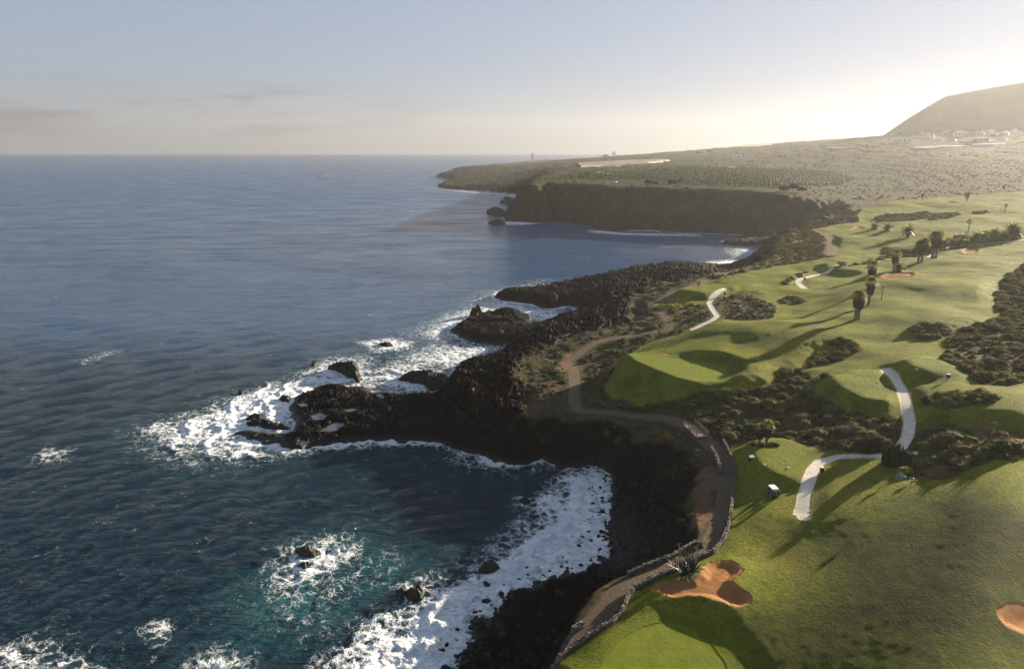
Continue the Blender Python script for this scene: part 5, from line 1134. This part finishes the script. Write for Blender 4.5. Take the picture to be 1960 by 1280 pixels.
# ------------------------------------------------------------------ far buildings
def house(pu, pv, wpx, hpx, label, group, mat=None, windows=0, deep=.8, rz=0, roof=None, name='house', cat='house'):
    p = hit(pu, pv); dist = p.y; w_ = wpx*dist/FPX; h_ = hpx*dist/FPX; dp = min(w_*deep, 14); e = empty(name, (p.x, p.y, p.z), -math.atan2(p.x, p.y)+rz, 1, label, cat, group)
    m_ = mat or MAT_WHITE; s1 = random.uniform(.45, .62)
    mb = MB().box(-w_/2, w_/2, 0, dp, -3, h_*.72); 
    link('wall', mb.mesh('wall', m_), e)
    link('upper_storey', MB().box(-w_*.5+w_*(1-s1)*random.choice((0.02, .96)), 0, .02, .02+dp*.8, h_*.72, h_).mesh('upper_storey', m_), e) if False else link('upper_storey', MB().box(-w_*s1*.5, w_*s1*.5, dp*.1, dp*.85, h_*.72, h_).mesh('upper_storey', m_), e, (random.uniform(-.25, .25)*w_*(1-s1), 0, 0))
    link('roof', MB().box(-w_*.51, w_*.51, -.1, dp+.1, h_*.72, h_*.72+.22).mesh('roof', roof or m_), e)
    for k in range(windows):
        x = -w_/2+(k+.5)*w_/windows; link('window', MB().box(-.5, .5, -.06, .05, 0, 1.2).mesh('window', MAT_GLASS), e, (x, 0, max(h_*.3, .8)), None, max(.8, w_/windows*.30))
    return e
V = 'white houses of the far village below the mountain'
for k, (pu, pv, w_, h_, lb) in enumerate([(1705,263,14,7,'grey house furthest left in the far village'),(1731,273,22,8,'long white house low on the left of the far village'),(1746,266,7,6,'small white house right above the long low one'),(1763,259,11,5,'flat white house on the upper left of the village'),(1777,261,7,6,'narrow white house beside the dark trees'),(1784,265,6,6,'little bright house standing lower than its neighbours'),(1790,259,8,6,'white house left of the dark treetop'),(1806,257,15,6,'wide pale house in the upper middle of the village'),(1836,262,18,11,'tall bright white house in the middle of the village'),(1854,262,15,9,'grey block right of the tall bright house'),(1872,261,17,9,'wide grey block in the right half of the village'),(1886,259,10,8,'pale house between two grey blocks'),(1896,258,12,9,'white house with taller upper storey at the right'),(1906,261,11,6,'low white house in front of the taller ones'),(1920,260,15,8,'broad white house near the right edge'),(1931,258,8,6,'small house behind the broad white one'),(1942,259,11,11,'tall white house close to the right picture edge'),(1954,261,12,8,'white house cut by the right picture edge'),(1877,270,26,4,'long low grey building below the village'),(1919,269,12,4,'short low white building below the village'),(1820,269,14,3,'flat white building on the slope below the village')]):
    house(pu, pv, w_, h_, lb, V, (MAT_GREYWALL if 'grey' in lb else MAT_WHITE), 3 if w_ > 10 else 0, rz=random.uniform(-.3, .3))
V2 = 'scattered white farm houses on the hillside'
house(1346, 295, 16, 7, 'white farm house up on the hillside horizon', V2, windows=3)
house(1411, 303, 28, 7, 'wide stepped white farm house on the open hillside', V2, windows=4)
house(1468, 325, 13, 8, 'small square white house above the plantation', V2, windows=2)
house(1402, 327, 22, 7, 'ochre roofed farm building left of the square white house', V2, MAT_TAN, 3, roof=MAT_ROOFT)
house(1148, 337, 14, 7, 'left white plantation house beside dark trees', V2, windows=2); house(1164, 339, 16, 6, 'right white plantation house lower than its neighbour', V2, windows=2)
house(1108, 337, 20, 3, 'long low white shed at the plantation edge', V2); house(1204, 321, 10, 6, 'grey shed below the netted field', V2, MAT_GREYWALL); house(1262, 311, 22, 4, 'low pale farm sheds on the field ridge', V2)
house(1158, 302, 10, 6, 'dark grey far building on the ridge', V2, MAT_GREYWALL); house(1192, 303, 9, 5, 'tan far building on the ridge', V2, MAT_TAN); house(1183, 321, 10, 3, 'tiny pale shed left of the grey shed', V2); house(1856, 274, 34, 4, 'long tan wall below the far village', V2, MAT_TAN, deep=.1)
house(1175, 296, 6, 5, 'small tower like building on the skyline ridge', V2, MAT_GREYWALL)
# chapel with a dark arched doorway
p = hit(1646, 381); e = empty('chapel', p, -math.atan2(p.x, p.y), p.y/FPX, 'small white gabled chapel with a dark doorway beyond the bay', 'chapel')
link('wall', MB().add([(-6, 0, -2), (6, 0, -2), (6, 0, 5), (0, 0, 8), (-6, 0, 5), (-6, 9, -2), (6, 9, -2), (6, 9, 5), (0, 9, 8), (-6, 9, 5)], [(0, 1, 2, 3, 4), (9, 8, 7, 6, 5), (1, 6, 7, 2), (5, 0, 4, 9)]).mesh('wall', MAT_WHITE), e)
link('roof', MB().add([(-6.6, -.4, 4.9), (0, -.4, 8.3), (6.6, -.4, 4.9), (-6.6, 9.4, 4.9), (0, 9.4, 8.3), (6.6, 9.4, 4.9)], [(0, 1, 4, 3), (1, 2, 5, 4)]).mesh('roof', MAT_GREYWALL), e)
link('door', MB().add([(-1.6, -.15, -1), (1.6, -.15, -1), (1.6, -.15, 2.6), (.9, -.15, 3.9), (-.9, -.15, 3.9), (-1.6, -.15, 2.6)], [(0, 1, 2, 3, 4, 5)]).mesh('door', MAT_GLASS), e)
link('side_wing', MB().box(-11, -6.2, 1, 8, -2, 3.6).mesh('side_wing', MAT_WHITE), e)
# tan enclosure wall on the cliff top
wp = [Vector(at_d(a, b, d_)) for a, b, d_ in [(1116,355,640),(1131,358,605),(1178,356,607),(1186,355,625)]]; hw = 7.5*wp[1].y/FPX
e = empty('enclosure_wall', wp[1], 0, 1, 'long sunlit tan wall with a corner on top of the sea cliff', 'wall')
for a, b in zip(wp[:-1], wp[1:]):
    d = (b-a); d.z = 0; n_ = Vector((-d.y, d.x, 0)).normalized()*.4; o_ = wp[1]; vs = []
    for q in (a, b):
        for sg in (0, 1):
            for zz in (-4.0, hw): vs.append((q.x-o_.x+n_.x*sg, q.y-o_.y+n_.y*sg, q.z-o_.z+zz))
    link('panel', mesh_from('panel', vs, [(0, 4, 5, 1), (2, 3, 7, 6), (1, 5, 7, 3), (0, 1, 3, 2), (4, 6, 7, 5)], MAT_TAN), e)
# lighthouse
p = hit(1019, 310); s = p.y/FPX; e = empty('lighthouse', p, -math.atan2(p.x, p.y), s, 'slender pale lighthouse tower standing on the far cape', 'lighthouse')
link('shaft', MB().box(-1.9, .2, -1, 1, -2, 15.5, .1).mesh('shaft', MAT_WHITE), e); link('stair_tower', MB().box(.5, 1.9, -.8, .8, -2, 13.8).mesh('stair_tower', MAT_GREYWALL), e)
link('gallery', MB().tube([(-.8, 0, 15.5), (-.8, 0, 15.9)], [1.5, 1.5], 12).mesh('gallery', MAT_GREYWALL), e); link('lantern_room', MB().tube([(-.8, 0, 15.9), (-.8, 0, 17.0), (-.8, 0, 17.6)], [.8, .8, .1], 12).mesh('lantern_room', MAT_WHITE), e)
for zz in (3, 7, 11): link('bridge', MB().box(.1, .6, -.3, .3, zz, zz+.6).mesh('bridge', MAT_GREYWALL), e)
# netted fields and plastic sheeting
def cover(pix, h, mat, label, group, name='net_greenhouse', cat='greenhouse'):
    q = [hit(a, b) for a, b in pix]; c = sum(q, Vector())/len(q); n = len(q)
    e = empty(name, c, 0, 1, label, cat, group); vs = [tuple(v-c+Vector((0, 0, h))) for v in q]+[tuple(v-c-Vector((0, 0, 4))) for v in q]
    link('roof', mesh_from('roof', vs[:n], [tuple(range(n))], mat), e); link('side', mesh_from('side', vs, [(i, i+n, (i+1) % n+n, (i+1) % n) for i in range(n)], mat), e)
GH = 'netted and sheeted growing fields on the hillside'
cover([(1112,321),(1150,319),(1240,313),(1282,308),(1270,306),(1190,309),(1105,314)], 2.5, MAT_NET, 'wide pale tan netted field behind the plantation', GH)
cover([(1035,311),(1060,309),(1120,306.5),(1115,305.5),(1060,307)], 4, MAT_NET, 'narrow pale netted field near the lighthouse', GH)
cover([(1746,285),(1770,286),(1800,285),(1785,283.5),(1750,284)], 3, MAT_PLASTIC, 'left white sheeted strip below the village', GH); cover([(1788,283),(1830,283.5),(1855,282),(1830,281.5),(1795,282)], 3, MAT_PLASTIC, 'middle white sheeted strip below the village', GH)
cover([(1860,279.5),(1900,279),(1925,277.5),(1922,276.8),(1862,278.5)], 3, MAT_PLASTIC, 'right and longest white sheeted strip below the village', GH); cover([(1570,284),(1610,284.5),(1640,285),(1600,286)], 2, MAT_NET, 'faint pale strip field in the middle of the hillside', GH)
cover([(1420,279),(1470,276),(1500,275),(1480,277)], 2, MAT_NET, 'faint pale strip high on the hillside skyline', GH)
# trees on the cliff top and in the village
TREE = [mesh_from('crown', *leafy(600+k, leaves=500, leaf=.22, flat=1.0, lump=.6), MAT_DARKLEAF) for k in range(4)]
def tree(pu, pv, hpx, label, group, wide=1.0):
    p = hit(pu, pv); h_ = hpx*p.y/FPX; e = empty('tree', p, random.uniform(0, 6.28), 1, label, 'tree', group)
    link('trunk', MB().tube([(0, 0, -.5), (.05*h_, 0, h_*.3), (0, .03*h_, h_*.55)], [.05*h_, .04*h_, .025*h_], 7).mesh('trunk', MAT_WOOD), e)
    link('crown', random.choice(TREE), e, (0, 0, h_*.55), None, (h_*.5*wide, h_*.5*wide, h_*.48))
TG = 'dark trees along the sea cliff top'
for pu, pv, h_, w_, lb in [(1241,357,12,1.0,'leftmost dark round tree on the sea cliff top'),(1254,357,9,1.1,'lower dark tree right beside the leftmost cliff top tree'),(1287,358,12,1.2,'dark broad tree right of the dry bush on the cliff top'),(1303,352,10,.7,'thin tree behind the broad cliff top tree'),(1120,338,6,1.3,'dark tree at the plantation edge near the shed'),(1130,338,7,1.3,'dark tree left of the white plantation houses'),(1500,370,12,1.2,'dry brownish tree on the cliff above the bay'),(1518,368,15,1.0,'taller brownish tree on the cliff above the bay'),(1535,370,10,1.3,'low wide tree right of the taller brownish one')]:
    tree(pu, pv, h_, lb, TG, w_)
for k, (pu, pv, h_) in enumerate([(1720,263,7),(1755,260,6),(1796,259,8),(1812,260,6),(1823,259,7),(1849,256,6),(1860,253,7),(1880,255,7),(1890,253,6),(1912,256,6),(1925,254,7),(1936,252,8),(1948,252,7),(1955,254,8),(1865,277,6),(1915,263,6),(1900,264,6),(1356,294,6),(1336,296,5)]):
    tree(pu, pv, h_, 'dark tree among the far village houses, %s from the left' % ordinal(sorted([1720,1755,1796,1812,1823,1849,1860,1880,1890,1912,1925,1936,1948,1955,1865,1915,1900]).index(pu)) if pu > 1700 else ('right' if pu > 1346 else 'left')+' dark tree beside the white farm house on the skyline', 'trees of the far village' if pu > 1700 else 'trees by the farm house', 1.2)
# banana plantation in rows
bt = []
for k in range(3):
    mb = MB(); r = random.Random(k)
    for i in range(8):
        az = i*2.4; l = r.uniform(1.0, 1.4); d = Vector((math.cos(az), math.sin(az), 0)); w = Vector((-math.sin(az), math.cos(az), 0))*.3
        a_, b_, c_ = Vector((0, 0, 1.2)), d*l*.6+Vector((0, 0, 2.3)), d*l*1.2+Vector((0, 0, 1.7))
        mb.add([a_, b_+w, c_, b_-w], [(0, 1, 2, 3)])
    mb.tube([(0, 0, 0), (0, 0, 1.4)], [.15, .1], 4); bt.append(bpy.data.objects.new('banana_pattern', mb.mesh('banana_pattern', MAT_BANANA)))
gx_, gy_ = np.meshgrid(np.arange(-100, 620, 3.0), np.arange(540, 1200, 5.6)); gx_ = gx_.ravel()+rng.normal(0, 1.0, gx_.size); gy_ = gy_.ravel()+rng.normal(0, .5, gy_.size)+2.5*np.sin(gx_/37.0)
gy_ = gy_ + 0.12*gx_
fj = np.interp(gx_/gy_, SG, np.arange(NC)); fi = np.interp(gy_, DG, _ld); sel = bilin(sd_f, fi, fj) > 1.0
pb = np.stack([gx_[sel], gy_[sel], ground(gx_[sel], gy_[sel])], 1); scatter('banana_plants', pb, rng.uniform(.8, 1.6, len(pb)), bt)
print('banana', len(pb))
# ------------------------------------------------------------------ haze: one closed box of thin air round everything
hm, hnt, ho = new_mat('haze_air')
hv = hnt.nodes.new('ShaderNodeVolumePrincipled'); hv.inputs['Color'].default_value = (0.42, 0.42, 0.425, 1)
hv.inputs['Density'].default_value = HAZE_DENSITY; hv.inputs['Anisotropy'].default_value = HAZE_ANISO
hnt.links.new(hv.outputs[0], ho.inputs['Volume'])
hb = MB().box(-6500, 6500, -400, SEA_END+300, -6.0, 292.0)
link('haze', hb.mesh('haze', hm), kind='stuff')
